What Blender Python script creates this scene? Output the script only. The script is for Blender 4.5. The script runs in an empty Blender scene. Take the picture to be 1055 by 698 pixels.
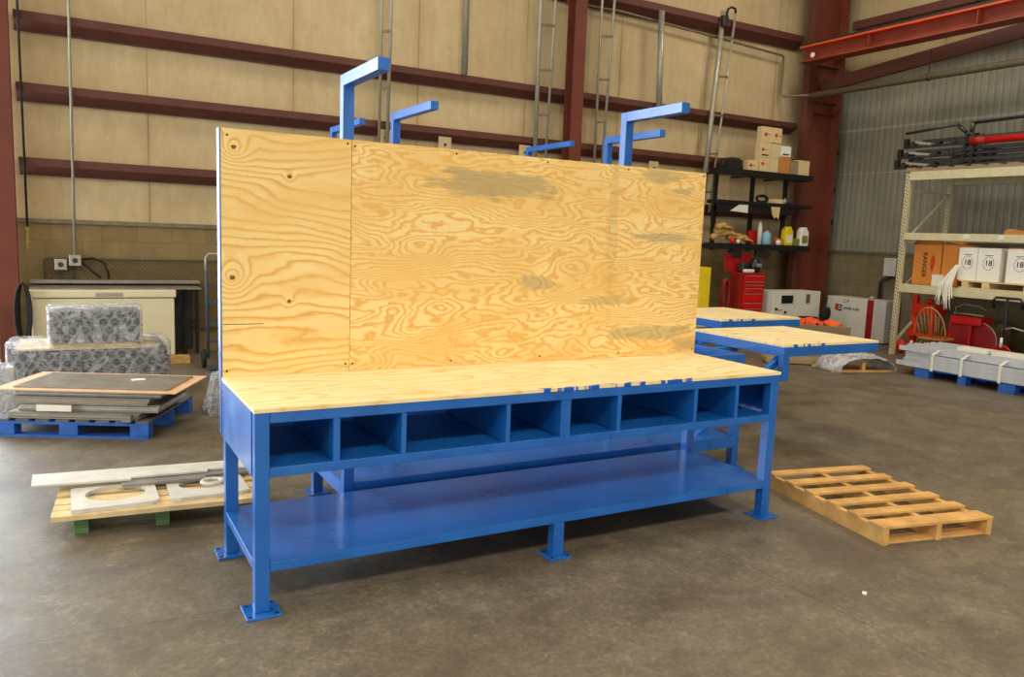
import bpy, bmesh, math, random
from mathutils import Vector, Matrix, Euler
random.seed(7)
SC = bpy.context.scene
COL = SC.collection
PI = math.pi

# ------------------------------------------------------------------ node helpers
def lin(c):
    return tuple((v/255/12.92 if v/255 <= .04045 else ((v/255+.055)/1.055)**2.4) for v in c)
class NT:
    def __init__(s, name):
        s.m = bpy.data.materials.new(name); s.m.use_nodes = True
        s.t = s.m.node_tree; s.n = s.t.nodes; s.l = s.t.links
        s.b = s.n['Principled BSDF']; s.out = s.n['Material Output']
        s.tc = s.n.new('ShaderNodeTexCoord')
    def link(s, a, b): s.l.new(a, b)
    def put(s, sock, v):
        if hasattr(v, 'links') or isinstance(v, bpy.types.NodeSocket): s.l.new(v, sock)
        elif isinstance(v, tuple) and len(v) == 3 and sock.type == 'RGBA': sock.default_value = (*v, 1)
        else: sock.default_value = v
    def mapping(s, scale=(1,1,1), loc=(0,0,0), rot=(0,0,0), src=None):
        n = s.n.new('ShaderNodeMapping')
        n.inputs['Scale'].default_value = scale; n.inputs['Location'].default_value = loc; n.inputs['Rotation'].default_value = rot
        s.l.new(src or s.tc.outputs['Object'], n.inputs['Vector']); return n.outputs[0]
    def noise(s, vec, scale=5, detail=4, rough=.55, dist=0.):
        n = s.n.new('ShaderNodeTexNoise'); n.inputs['Scale'].default_value = scale
        n.inputs['Detail'].default_value = detail; n.inputs['Roughness'].default_value = rough
        n.inputs['Distortion'].default_value = dist
        s.l.new(vec, n.inputs['Vector']); return n.outputs[0]
    def math(s, op, a, b=0., c=0.):
        n = s.n.new('ShaderNodeMath'); n.operation = op
        s.put(n.inputs[0], a); s.put(n.inputs[1], b); s.put(n.inputs[2], c); return n.outputs[0]
    def ramp(s, fac, stops):
        n = s.n.new('ShaderNodeValToRGB'); e = n.color_ramp.elements
        while len(e) < len(stops): e.new(.5)
        for k, (p, c) in enumerate(stops):
            e[k].position = p; e[k].color = (*c, 1) if len(c) == 3 else c
        s.l.new(fac, n.inputs[0]); return n.outputs[0]
    def rng(s, v, a, b, c=0., d=1.):
        n = s.n.new('ShaderNodeMapRange'); s.put(n.inputs[0], v)
        for k, x in enumerate((a, b, c, d)): n.inputs[1+k].default_value = x
        return n.outputs[0]
    def mix(s, fac, a, b, mode='MIX'):
        n = s.n.new('ShaderNodeMix'); n.data_type = 'RGBA'; n.blend_type = mode
        s.put(n.inputs[0], fac); s.put(n.inputs[6], a); s.put(n.inputs[7], b); return n.outputs[2]
    def sep(s, v=None):
        n = s.n.new('ShaderNodeSeparateXYZ'); s.l.new(v or s.tc.outputs['Object'], n.inputs[0]); return n.outputs
    def bump(s, h, strength=.3, dist=.01):
        n = s.n.new('ShaderNodeBump'); n.inputs['Strength'].default_value = strength; n.inputs['Distance'].default_value = dist
        s.put(n.inputs['Height'], h); s.l.new(n.outputs[0], s.b.inputs['Normal'])
    def done(s, col=None, rough=None, metal=None, spec=None):
        if col is not None: s.put(s.b.inputs['Base Color'], col)
        if rough is not None: s.put(s.b.inputs['Roughness'], rough)
        if metal is not None: s.put(s.b.inputs['Metallic'], metal)
        if spec is not None: s.put(s.b.inputs['Specular IOR Level'], spec)
        return s.m

def simple(name, c, rough=.6, metal=0., var=.12, scale=9., spec=.5, bump=0.):
    t = NT(name); c = lin(c)
    n = t.noise(t.mapping(), scale, 5, .6)
    d = tuple(v*(1-var) for v in c); b = tuple(min(1, v*(1+var)) for v in c)
    if bump: t.bump(t.noise(t.mapping(), scale*8, 3), bump, .004)
    return t.done(t.ramp(n, [(.3, d), (.7, b)]), rough, metal, spec)

M = {}
def blue_mat():
    t = NT('blue_paint')
    n = t.noise(t.mapping(), 3.5, 4, .6)
    n2 = t.noise(t.mapping(), 60, 3, .6)
    c = t.ramp(n, [(.3, lin((16, 90, 172))), (.7, lin((28, 108, 194)))])
    c = t.mix(t.rng(n2, .66, .74, 0., .35), c, lin((120, 165, 215)))
    t.bump(n2, .03, .0005)
    m = t.done(c, t.rng(n, .3, .7, .26, .38), 0., .6)
    t.b.inputs['Coat Weight'].default_value = .2; t.b.inputs['Coat Roughness'].default_value = .12
    return m
M['blue'] = blue_mat()

def ply(name, sx, sz, bands, light, mid, dark, ax='xz', warp=.35, seed=0., stains=(), fine=1., paint=None, lines=.5, off=(0, 0), jitter=.55, lin_v=8., knots=()):
    """rotary cut plywood: contour lines of a smooth stretched noise. ax = the two object axes of the sheet."""
    t = NT(name)
    o = t.sep(); U = o[0]; V = o[2] if ax == 'xz' else o[1]
    vec = t.mapping(scale=(sx, sx if ax == 'xz' else sz, sz if ax == 'xz' else sx), loc=(seed, seed*.7, seed*1.3))
    base = t.noise(vec, 1., 2.6, .42, warp)
    jit = t.noise(t.mapping(scale=(6, 12, 14), loc=(seed, 0, 0)), 1., 4, .65)
    val = t.math('MULTIPLY_ADD', base, bands, t.math('MULTIPLY', jit, jitter))
    val = t.math('ADD', val, t.math('MULTIPLY', V, lin_v))
    for (kx, kz, kr, ka) in knots:
        a = t.math('SUBTRACT', U, kx); b = t.math('SUBTRACT', V, kz)
        d = t.math('SQRT', t.math('ADD', t.math('MULTIPLY', a, a), t.math('MULTIPLY', b, b)))
        g_ = t.math('POWER', t.rng(d, 0., kr, 1., 0.), 1.7)
        val = t.math('ADD', val, t.math('MULTIPLY', g_, ka))
    fr = t.math('FRACT', val)
    c = t.ramp(fr, [(0., mid), (.12, light), (.55, light), (.8, mid), (.93, dark), (1., mid)])
    big = t.noise(t.mapping(scale=(1.3, 1.3, 3.2), loc=(seed+4, 2, 0)), 1.2, 3, .6, .3)
    c = t.mix(t.rng(big, .42, .66, 0., .7), c, mid)
    grain = t.noise(t.mapping(scale=(8, 60, 110) if ax == 'xz' else (8, 110, 60)), 1.6, 4, .6)
    c = t.mix(t.rng(grain, .3, .7, .22*fine, 0.), c, dark)
    wob = t.noise(t.mapping(scale=(5, 20, 22), loc=(3, 1, 2)), 1., 4, .7)
    for (cx, cz, rx, rz, amt, colr) in stains:
        a = t.math('DIVIDE', t.math('SUBTRACT', U, cx+off[0]), rx)
        b = t.math('DIVIDE', t.math('SUBTRACT', V, cz+off[1]), rz)
        d = t.math('SQRT', t.math('ADD', t.math('MULTIPLY', a, a), t.math('MULTIPLY', b, b)))
        d = t.math('ADD', d, t.math('MULTIPLY', t.math('SUBTRACT', wob, .5), 2.2))
        f = t.rng(d, .75, 1.15, amt, 0.)
        c = t.mix(f, c, lin(colr))
    if paint:   # smears of blue paint left along the edge, (x0, x1, y1)
        x0, x1, y1 = paint
        pn = t.noise(t.mapping(scale=(13, 40, 1)), 1., 3, .6)
        f = t.math('MULTIPLY', t.rng(pn, .5, .54), t.math('MULTIPLY', t.math('GREATER_THAN', U, x0), t.math('LESS_THAN', U, x1)))
        f = t.math('MULTIPLY', f, t.math('LESS_THAN', V, y1))
        c = t.mix(f, c, lin((20, 92, 190)))
    t.bump(grain, .12, .002)
    return t.done(c, .62, 0., .25)

L_, M_, D_ = lin((244, 220, 154)), lin((232, 190, 112)), lin((202, 150, 74))
GREY = (150, 146, 112)
KN = (92, 58, 22)
M['ply_left'] = ply('plywood_left', .8, 2.6, 11., lin_v=17., knots=((.06, 1.13, .13, 4.), (.05, .5, .15, 4.5), (.33, 1.01, .05, 1.5), (.33, .38, .05, 1.5)), light=L_, mid=lin((236, 196, 118)), dark=lin((214, 162, 86)), seed=2.3, warp=.25, jitter=.9,
    stains=[(.06, .055+1.08, .012, .01, .9, KN), (.05, .5, .012, .01, .9, KN), (.33, 1.01, .012, .01, .9, KN), (.33, .38, .011, .01, .9, KN)])
M['ply_right'] = ply('plywood_right', 1.35, 4.6, 22., L_, lin((232, 186, 104)), lin((224, 174, 94)), seed=9.1, warp=.3, jitter=2.6, lin_v=20.,
    stains=[(1.5-.65, 1.96-.914, .42, .085, .6, GREY), (2.72-.65, 2.09-.914, .2, .045, .5, GREY), (2.9-.65, 2.0-.914, .1, .02, .5, GREY),
            (2.75-.65, 1.69-.914, .26, .035, .55, GREY), (1.8-.65, 1.39-.914, .12, .04, .45, GREY), (2.35-.65, 1.28-.914, .2, .03, .35, GREY),
            (2.7-.65, 1.07-.914, .34, .05, .5, GREY), (3.02-.65, .98-.914, .12, .05, .45, GREY), (2.35-.65, 1.75-.914, .04, .5, .22, (170, 140, 80))])
TL, TM, TD = lin((244, 228, 182)), lin((238, 214, 156)), lin((214, 180, 114))
M['ply_top'] = ply('plywood_top', 1.2, 4.5, 9., TL, TM, lin((222, 188, 122)), ax='xy', seed=5., fine=.7, jitter=.9, paint=(1.38, 2.42, .014))
M['ply_wing'] = ply('plywood_wing', 1.2, 4.5, 6., TL, TM, TD, ax='xy', seed=15., fine=.7, paint=(.1, .5, .03))
M['ply_edge'] = simple('plywood_edge', (205, 172, 110), .7)

def concrete():
    t = NT('concrete_floor'); o = t.sep()
    v = t.mapping()
    a = t.noise(v, .45, 6, .6, .3); b = t.noise(v, 3.2, 8, .68, .2); g = t.noise(v, 40, 6, .7); d = t.noise(t.mapping(loc=(7, 3, 0)), 1.1, 7, .7, .6)
    c = t.ramp(b, [(.28, lin((92, 84, 70))), (.5, lin((122, 112, 94))), (.75, lin((146, 136, 116)))])
    c = t.mix(t.rng(a, .42, .62, 0., .5), c, lin((132, 120, 86)))
    c = t.mix(t.rng(d, .5, .64, 0., .8), c, lin((96, 82, 70)))
    d3 = t.noise(t.mapping(loc=(11, 4, 0)), 2.6, 9, .75, .4)
    c = t.mix(t.rng(d3, .54, .62, 0., .45), c, lin((86, 70, 60)))
    c = t.mix(t.rng(d3, .46, .38, 0., .3), c, lin((168, 158, 138)))
    c = t.mix(t.rng(g, .38, .62, .5, 0.), c, lin((78, 70, 60)))
    g2 = t.noise(t.mapping(loc=(2, 2, 0)), 14, 6, .75, .4)
    c = t.mix(t.rng(g2, .42, .62, .34, 0.), c, lin((86, 76, 64)))
    c = t.mix(t.rng(g2, .6, .72, 0., .35), c, lin((176, 166, 146)))
    s = t.noise(t.mapping(loc=(1, 9, 0)), 7, 4, .6)
    c = t.mix(t.rng(s, .66, .72, 0., .3), c, lin((80, 66, 56)))
    # saw-cut joints
    X, Y = o[0], o[1]
    wob = t.math('MULTIPLY', t.math('SUBTRACT', g, .5), .01)
    for (ax, p) in (('y', 3.4), ('x', 3.1), ('y', 8.2), ('x', 8.6), ('y', -1.4)):
        e = t.math('ABSOLUTE', t.math('ADD', t.math('SUBTRACT', Y if ax == 'y' else X, p if ax == 'x' else p), wob))
        if (ax, p) == ('y', 3.4): e = t.math('ABSOLUTE', t.math('ADD', t.math('SUBTRACT', t.math('SUBTRACT', Y, t.math('MULTIPLY', X, -.04)), 3.48), wob))
        c = t.mix(t.rng(e, .002, .008, .42, 0.), c, lin((64, 56, 50)))
    t.bump(g, .15, .004)
    return t.done(c, t.rng(b, .3, .7, .42, .6), 0., .4)
M['floor'] = concrete()

def insul(name, base, lite, seam, axis, period, phase):
    t = NT(name); o = t.sep(); U = o[0] if axis == 'x' else o[1]
    v = t.mapping()
    n = t.noise(v, 1.2, 6, .6, .3); g = t.noise(t.mapping(scale=(1, 1, .35)), 9, 6, .65)
    c = t.ramp(n, [(.3, lin(base)), (.7, lin(lite))])
    c = t.mix(t.rng(g, .35, .65, .28, 0.), c, lin((158, 134, 96)))
    sp = t.noise(t.mapping(loc=(3, 3, 3)), 5, 7, .75, .5)
    c = t.mix(t.rng(sp, .6, .75, 0., .4), c, lin((140, 116, 80)))
    f = t.math('FRACT', t.math('DIVIDE', t.math('ADD', U, phase), period))
    e = t.math('MULTIPLY', t.math('MINIMUM', f, t.math('SUBTRACT', 1., f)), period)
    st = t.noise(t.mapping(scale=(1, 1, .2), loc=(5, 5, 5)), 3, 4, .6)
    c = t.mix(t.math('MULTIPLY', t.rng(e, .005, .014, .7, 0.), t.rng(st, .35, .6, .25, 1.)), c, lin(seam))
    c = t.mix(t.math('MULTIPLY', t.rng(e, .02, .12, .3, 0.), t.rng(st, .4, .7)), c, lin(seam))
    f3 = t.math('FRACT', t.math('DIVIDE', U, period/3)); e3 = t.math('MINIMUM', f3, t.math('SUBTRACT', 1., f3))
    h = t.math('ADD', t.math('MULTIPLY', t.rng(e3, 0., .08), .4), g)
    c = t.mix(t.rng(e3, .0, .015, .12, 0.), c, lin(seam))
    t.bump(h, .35, .02)
    return t.done(c, .75, 0., .2)
M['insul'] = insul('insulated_panel', (192, 172, 130), (208, 189, 148), (142, 104, 58), 'x', 1.78, .83)
M['insul_right'] = insul('insulated_panel_side', (186, 168, 126), (198, 180, 138), (140, 110, 60), 'y', 1.78, .3)

def blockm(name, base, mortar, axis):
    t = NT(name); o = t.sep()
    cmb = t.n.new('ShaderNodeCombineXYZ'); t.l.new(o[0] if axis == 'x' else o[1], cmb.inputs[0]); t.l.new(o[2], cmb.inputs[1])
    b = t.n.new('ShaderNodeTexBrick'); b.inputs['Scale'].default_value = 1
    b.inputs['Brick Width'].default_value = .4; b.inputs['Row Height'].default_value = .2; b.inputs['Mortar Size'].default_value = .006
    b.inputs['Mortar Smooth'].default_value = .3
    b.inputs['Color1'].default_value = (*lin(base), 1); b.inputs['Color2'].default_value = (*lin(tuple(v*.93 for v in base)), 1)
    b.inputs['Mortar'].default_value = (*lin(mortar), 1)
    t.l.new(cmb.outputs[0], b.inputs['Vector'])
    n = t.noise(t.mapping(), 6, 6, .65)
    c = t.mix(t.rng(n, .35, .7, .35, 0.), b.outputs[0], lin(tuple(v*.7 for v in base)))
    t.bump(t.math('ADD', t.math('MULTIPLY', b.outputs[1], -1.), t.noise(t.mapping(), 60, 4)), .4, .006)
    return t.done(c, .85, 0., .15)
M['block'] = blockm('painted_block', (146, 126, 86), (130, 112, 76), 'x')
M['block_right'] = blockm('grey_block', (134, 122, 94), (116, 106, 80), 'y')

def corrug():
    t = NT('ribbed_liner'); o = t.sep(); n = t.noise(t.mapping(), 2.2, 6, .6); g = t.noise(t.mapping(scale=(1, 6, .3)), 6, 4, .6)
    c = t.ramp(n, [(.3, lin((140, 138, 122))), (.7, lin((162, 158, 140)))])
    c = t.mix(t.rng(g, .4, .7, .3, 0.), c, lin((108, 106, 94)))
    f = t.math('FRACT', t.math('DIVIDE', o[1], .12)); e = t.math('MINIMUM', f, t.math('SUBTRACT', 1., f))
    c = t.mix(t.rng(e, .04, .14, .22, 0.), c, lin((100, 98, 88)))
    for z, w in ((3.05, .006), (3.85, .01)):
        d = t.math('ABSOLUTE', t.math('SUBTRACT', o[2], z)); c = t.mix(t.rng(d, w, w*3, .45, 0.), c, lin((196, 190, 170)))
    t.bump(t.rng(e, .02, .3), .35, .015)
    return t.done(c, .5, .15, .4)
M['corrug'] = corrug()

M['steel_red'] = simple('oxide_red_steel', (92, 46, 34), .6, 0, .2, 3)
M['steel_column'] = simple('column_red_steel', (108, 48, 30), .6, 0, .2, 2.5)
M['girt'] = simple('girt_red_steel', (92, 48, 38), .65, 0, .18, 4)
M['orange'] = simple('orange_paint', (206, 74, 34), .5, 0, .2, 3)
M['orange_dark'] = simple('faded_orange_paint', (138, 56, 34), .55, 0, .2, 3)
M['galv'] = simple('galvanised_steel', (168, 164, 148), .4, .35, .15, 20)
M['galv_dark'] = simple('dull_pipe_steel', (120, 110, 88), .5, .3, .2, 12)
M['black'] = simple('black_steel', (28, 26, 25), .5, .2, .2, 10)
M['dark'] = simple('dark_steel', (60, 58, 56), .45, .5, .3, 14)
M['gunmetal'] = simple('gunmetal_tube', (66, 68, 72), .35, .6, .35, 16)
M['rubber'] = simple('black_rubber', (24, 24, 24), .8, 0, .1)
M['red'] = simple('red_enamel', (206, 22, 22), .35, 0, .12, 5)
M['red_dark'] = simple('dark_red_enamel', (150, 20, 22), .4, 0, .2, 5)
M['orange_red'] = simple('orange_red_enamel', (226, 52, 22), .4, 0, .12, 6)
M['yellow'] = simple('yellow_enamel', (232, 205, 30), .45, 0, .1)
M['white'] = simple('white_enamel', (222, 220, 206), .45, 0, .06, 4)
M['cabgrey'] = simple('grey_white_enamel', (196, 196, 188), .45, 0, .06, 4)
M['whitebox'] = simple('white_carton', (236, 234, 224), .75, 0, .04, 5)
M['cream'] = simple('cream_enamel', (222, 212, 176), .5, 0, .04, 3)
M['tan_box'] = simple('pale_carton', (214, 192, 142), .8, 0, .08, 6)
M['card'] = simple('brown_cardboard', (196, 128, 60), .8, 0, .1, 6)
M['card2'] = simple('orange_cardboard', (206, 130, 52), .8, 0, .08, 4)
M['card3'] = simple('grey_brown_cardboard', (150, 128, 96), .85, 0, .12, 6)
M['ink'] = simple('black_ink', (20, 18, 18), .8, 0, .02)
M['ink_red'] = simple('red_ink', (190, 50, 30), .8, 0, .05)
M['ink_blue'] = simple('dark_blue_ink', (40, 44, 66), .8, 0, .05)
M['label'] = simple('paper_label', (228, 224, 208), .8, 0, .04)
M['pine'] = simple('pallet_pine', (206, 160, 92), .75, 0, .25, 7, bump=.2)
M['palewood'] = simple('pale_pallet_wood', (216, 190, 138), .75, 0, .2, 9, bump=.2)
M['greenpaint'] = simple('green_painted_wood', (84, 118, 66), .7, 0, .2, 9)
M['bluewood'] = simple('blue_painted_wood', (34, 92, 176), .6, 0, .25, 9, bump=.2)
M['bluewood_worn'] = simple('worn_pallet_board', (92, 92, 96), .75, 0, .35, 8)
M['sheet'] = simple('mill_steel_sheet', (142, 134, 122), .3, .25, .2, 6)
M['sheet_edge'] = simple('protective_card_sheet', (214, 170, 128), .7, 0, .12, 6)
M['plate'] = simple('pale_cut_plate', (206, 203, 192), .5, .05, .12, 10, bump=.1)
M['plate_dark'] = simple('grey_cut_plate', (136, 132, 126), .45, .2, .15, 10)
M['galvbar'] = simple('grey_steel_section', (188, 192, 196), .45, .05, .12, 9)
M['strap'] = simple('white_strap', (232, 230, 215), .5, 0, .03)
M['rack'] = simple('cream_rack_steel', (206, 198, 160), .5, 0, .1, 12)
M['chairwood'] = simple('golden_chair_wood', (176, 112, 56), .4, 0, .2, 8)
M['orangecloth'] = simple('orange_foam', (240, 96, 36), .7, 0, .2, 20)
M['shop_cloth'] = simple('tan_leather', (190, 150, 84), .8, 0, .25, 14)
M['mesh_dark'] = simple('dark_wire', (70, 60, 44), .6, .2, .2, 10)
M['brass'] = simple('brass', (180, 150, 70), .35, .7)
M['lightblue'] = simple('light_blue_plastic', (120, 170, 190), .5, 0, .1)
M['greenlabel'] = simple('olive_label', (120, 130, 50), .7, 0, .1)
M['silver'] = simple('bright_steel_sheet', (196, 188, 172), .25, .3, .15, 8)
M['sheet_warm'] = simple('warm_grey_sheet', (158, 146, 124), .5, .1, .15, 6)
M['slate'] = simple('slate_blue_paint', (58, 78, 92), .5, 0, .2)
M['glassdark'] = simple('dark_glass', (30, 36, 34), .15, 0, .2)

def wrap_mat(name, dens):
    t = NT(name)
    v = t.mapping(scale=(1, 1, 2.2))
    n = t.noise(v, 9, 6, .7, 1.2); n2 = t.noise(t.mapping(scale=(1, 1, 4), rot=(0, .5, .3)), 26, 5, .7, .8)
    tr = t.n.new('ShaderNodeBsdfTransparent'); mx = t.n.new('ShaderNodeMixShader')
    t.done(lin((236, 238, 242)), .14, 0., 1.); t.bump(t.math('ADD', n, t.math('MULTIPLY', n2, .5)), 1., .05)
    n3 = t.noise(t.mapping(scale=(1, 1, .6), loc=(4, 4, 4)), 5, 4, .6, 1.5)
    f = t.math('ADD', t.rng(n2, .44, .66, dens*.3, dens*1.1), t.rng(n3, .5, .62, 0., dens*.9))  # film cloudiness, with glare painted in as denser whitish patches
    t.l.new(f, mx.inputs[0]); t.l.new(tr.outputs[0], mx.inputs[1]); t.l.new(t.b.outputs[0], mx.inputs[2])
    t.l.new(mx.outputs[0], t.out.inputs[0]); return t.m
M['wrap'] = wrap_mat('stretch_film', .5)
M['wrap2'] = wrap_mat('cloudy_film', 1.1)

def perf():
    t = NT('perforated_grey_block'); o = t.sep()
    v = t.n.new('ShaderNodeCombineXYZ')
    t.l.new(o[0], v.inputs[0]); t.l.new(t.math('ADD', o[2], t.math('MULTIPLY', o[1], .0)), v.inputs[1])
    P = .1
    def cell(dx, dz):
        a = t.math('SUBTRACT', t.math('FRACT', t.math('ADD', t.math('DIVIDE', t.math('ADD', o[0], o[1]), P), dx)), .5)
        b = t.math('SUBTRACT', t.math('FRACT', t.math('ADD', t.math('DIVIDE', o[2], P*1.5), dz)), .5)
        b = t.math('MULTIPLY', b, 1.5)
        return t.math('SQRT', t.math('ADD', t.math('MULTIPLY', a, a), t.math('MULTIPLY', b, b)))
    d = t.math('MINIMUM', cell(0, 0.25), cell(.5, .75))
    n = t.noise(t.mapping(), 16, 4, .6)
    c = t.ramp(n, [(.3, lin((112, 110, 108))), (.7, lin((158, 156, 154)))])
    c = t.mix(t.rng(d, .3, .36, 1., 0.), c, lin((26, 26, 28)))
    t.bump(t.rng(d, .28, .4), 1., .03)
    return t.done(c, .5, .2, .5)
M['perf'] = perf()

# ------------------------------------------------------------------ mesh helpers
class MB:
    def __init__(s): s.bm = bmesh.new()
    def hexa(s, p):        # 8 points: bottom 4 ccw, top 4 ccw
        v = [s.bm.verts.new(q) for q in p]
        for f in ((3,2,1,0),(4,5,6,7),(0,1,5,4),(1,2,6,5),(2,3,7,6),(3,0,4,7)): s.bm.faces.new([v[i] for i in f])
        return s
    def box(s, a, b):
        (x0, x1), (y0, y1), (z0, z1) = [sorted((a[i], b[i])) for i in range(3)]
        return s.hexa([(x0,y0,z0),(x1,y0,z0),(x1,y1,z0),(x0,y1,z0),(x0,y0,z1),(x1,y0,z1),(x1,y1,z1),(x0,y1,z1)])
    def rbox(s, c, size, rot=(0,0,0)):
        R = Euler(rot).to_matrix(); h = Vector(size)/2; c = Vector(c)
        pts = [c + R @ Vector((sx*h.x, sy*h.y, sz*h.z)) for sz in (-1, 1) for sx, sy in ((-1,-1),(1,-1),(1,1),(-1,1))]
        return s.hexa(pts)
    def bar(s, a, b, w, h, up=(0,0,1)):      # rectangular bar from a to b
        a, b = Vector(a), Vector(b); d = (b-a).normalized(); r = d.cross(Vector(up))
        if r.length < 1e-4: r = d.cross(Vector((1,0,0)))
        r.normalize(); u = r.cross(d)
        p = [q + r*(sx*w/2) + u*(sy*h/2) for q in (a, b) for sx, sy in ((-1,-1),(1,-1),(1,1),(-1,1))]
        return s.hexa(p)
    def tube(s, pts, r, seg=10, closed=False):
        pts = [Vector(p) for p in pts]; n = len(pts); rings = []; prev = None
        for i, p in enumerate(pts):
            if closed: d = (pts[(i+1) % n]-pts[i-1])
            else: d = pts[min(i+1, n-1)]-pts[max(i-1, 0)]
            d.normalize()
            if prev is None:
                u = d.cross(Vector((0,0,1)));
                if u.length < 1e-3: u = d.cross(Vector((1,0,0)))
            else: u = prev - d*prev.dot(d)
            u.normalize(); prev = u; w = d.cross(u)
            rr = r[i] if isinstance(r, (list, tuple)) else r
            rings.append([s.bm.verts.new(p + (u*math.cos(2*PI*k/seg)+w*math.sin(2*PI*k/seg))*rr) for k in range(seg)])
        m = n if closed else n-1
        for i in range(m):
            A, B = rings[i], rings[(i+1) % n]
            for k in range(seg): s.bm.faces.new((A[k], A[(k+1) % seg], B[(k+1) % seg], B[k]))
        if not closed: s.bm.faces.new(rings[0][::-1]); s.bm.faces.new(rings[-1])
        return s
    def lathe(s, prof, c=(0,0,0), seg=20, axis='z'):
        rings = []
        for r, h in prof:
            ring = []
            for k in range(seg):
                a = 2*PI*k/seg; x, y = r*math.cos(a), r*math.sin(a)
                q = (x, y, h) if axis == 'z' else ((h, x, y) if axis == 'x' else (x, h, y))
                ring.append(s.bm.verts.new(Vector(c)+Vector(q)))
            rings.append(ring)
        for A, B in zip(rings, rings[1:]):
            for k in range(seg): s.bm.faces.new((A[k], A[(k+1) % seg], B[(k+1) % seg], B[k]))
        s.bm.faces.new(rings[0][::-1]); s.bm.faces.new(rings[-1]); return s
    def prism(s, poly, a, b, plane='xz'):    # polygon in a plane, extruded from a to b along the third axis
        def P(u, v, w): return {'xz': (u, w, v), 'yz': (w, u, v), 'xy': (u, v, w)}[plane]
        A = [s.bm.verts.new(P(u, v, a)) for u, v in poly]; B = [s.bm.verts.new(P(u, v, b)) for u, v in poly]
        n = len(poly)
        s.bm.faces.new(A); s.bm.faces.new(B[::-1])
        for i in range(n): s.bm.faces.new((A[i], B[i], B[(i+1) % n], A[(i+1) % n]))
        return s
    def build(s, name, mat, parent=None, loc=(0,0,0), bevel=0., smooth=False, rot=None, off=None):
        if off is not None: bmesh.ops.translate(s.bm, verts=s.bm.verts, vec=-Vector(off))
        bmesh.ops.recalc_face_normals(s.bm, faces=s.bm.faces)
        me = bpy.data.meshes.new(name); s.bm.to_mesh(me); s.bm.free()
        if smooth:
            for p in me.polygons: p.use_smooth = True
        me.materials.append(M[mat] if isinstance(mat, str) else mat)
        o = bpy.data.objects.new(name, me); COL.objects.link(o)
        o.parent = parent; o.location = loc
        if rot: o.rotation_euler = rot
        if bevel:
            m = o.modifiers.new('bevel', 'BEVEL'); m.width = bevel; m.segments = 2; m.limit_method = 'ANGLE'
        return o

def tag(o, label, cat, group=None, kind=None):
    o['label'] = label; o['category'] = cat
    if group: o['group'] = group
    if kind: o['kind'] = kind
    return o
def thing(name, label, cat, loc=(0,0,0), rz=0., group=None):
    o = bpy.data.objects.new(name, None); o.empty_display_size = .2; COL.objects.link(o)
    o.location = loc; o.rotation_euler = (0, 0, rz)
    return tag(o, label, cat, group)
def struct(name, mb, mat, **k):
    o = mb.build(name, mat, **k); o['kind'] = 'structure'; return o
def text(name, s, mat, parent, loc, rot, size, depth=.001, xs=1.):
    c = bpy.data.curves.new('t', 'FONT'); c.body = s; c.size = size; c.extrude = depth; c.offset = .0015*size/.1; c.align_x = 'CENTER'; c.align_y = 'CENTER'
    t = bpy.data.objects.new('t', c); COL.objects.link(t)
    dg = bpy.context.evaluated_depsgraph_get(); me = bpy.data.meshes.new_from_object(t.evaluated_get(dg))
    bpy.data.objects.remove(t); bpy.data.curves.remove(c)
    me.transform(Matrix.Scale(xs, 4, (1,0,0)))
    me.materials.clear(); me.materials.append(M[mat])
    o = bpy.data.objects.new(name, me); COL.objects.link(o); o.parent = parent; o.location = loc; o.rotation_euler = rot
    return o
def dup(root, loc, rz=0., label=None, group=None):
    r = root.copy(); COL.objects.link(r); r.location = loc; r.rotation_euler = (0, 0, rz)
    if label: r['label'] = label
    if group: r['group'] = group
    for ch in list(root.children):
        c = ch.copy(); COL.objects.link(c); c.parent = r
        for g in ch.children:
            d = g.copy(); COL.objects.link(d); d.parent = c
    return r

YW, XR, XL, YB, H = 11., 13., -8., -9., 8.
# ------------------------------------------------------------------ setting
struct('floor', MB().box((XL-.2, YB-.2, -.2), (XR+.2, YW+.2, 0)), 'floor')
struct('ceiling', MB().box((XL-.2, YB-.2, H), (XR+.2, YW+.2, H+.2)), 'insul')
# back wall: block below, panels above; a roll-up door opening far left (out of frame), open to daylight
w = MB(); w.box((-.75, YW, 1.62), (XR, YW+.2, H)); w.box((XL, YW, 4.9), (-.75, YW+.2, H)); w.box((XL, YW, 1.62), (-6.4, YW+.2, 4.9))
struct('wall_back', w, 'insul')
w = MB(); w.box((-.75, YW-.04, 0), (XR, YW+.2, 1.62)); w.box((XL, YW-.04, 0), (-6.4, YW+.2, 1.62))
struct('wall_back_block', w, 'block')
struct('wall_right', MB().box((XR, YB, 4.95), (XR+.2, YW, H)), 'insul_right')
struct('wall_right_liner', MB().box((XR-.01, YB, 1.6), (XR+.2, YW, 4.95)), 'corrug')
struct('wall_right_block', MB().box((XR-.06, YB, 0), (XR+.2, YW-.04, 1.6)), 'block_right')
w = MB(); w.box((XL-.2, YB, 4.6), (XL, YW, H)); w.box((XL-.2, 6.5, 0), (XL, YW, 4.6)); w.box((XL-.2, YB, 0), (XL, .5, 4.6))
struct('wall_left', w, 'insul_right')
w = MB(); w.box((XL, YB-.2, 4.8), (XR, YB, H)); w.box((XL, YB-.2, 0), (-5, YB, 4.8)); w.box((5, YB-.2, 0), (XR, YB, 4.8))
struct('wall_front', w, 'insul')
struct('trim_1', MB().box((-.75, YW-.07, 1.6), (XR, YW-.0, 1.65)), 'galv_dark')
struct('trim_2', MB().box((XR-.1, YB, 1.58), (XR-.01, YW-.07, 1.62)), 'galv_dark')
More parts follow.
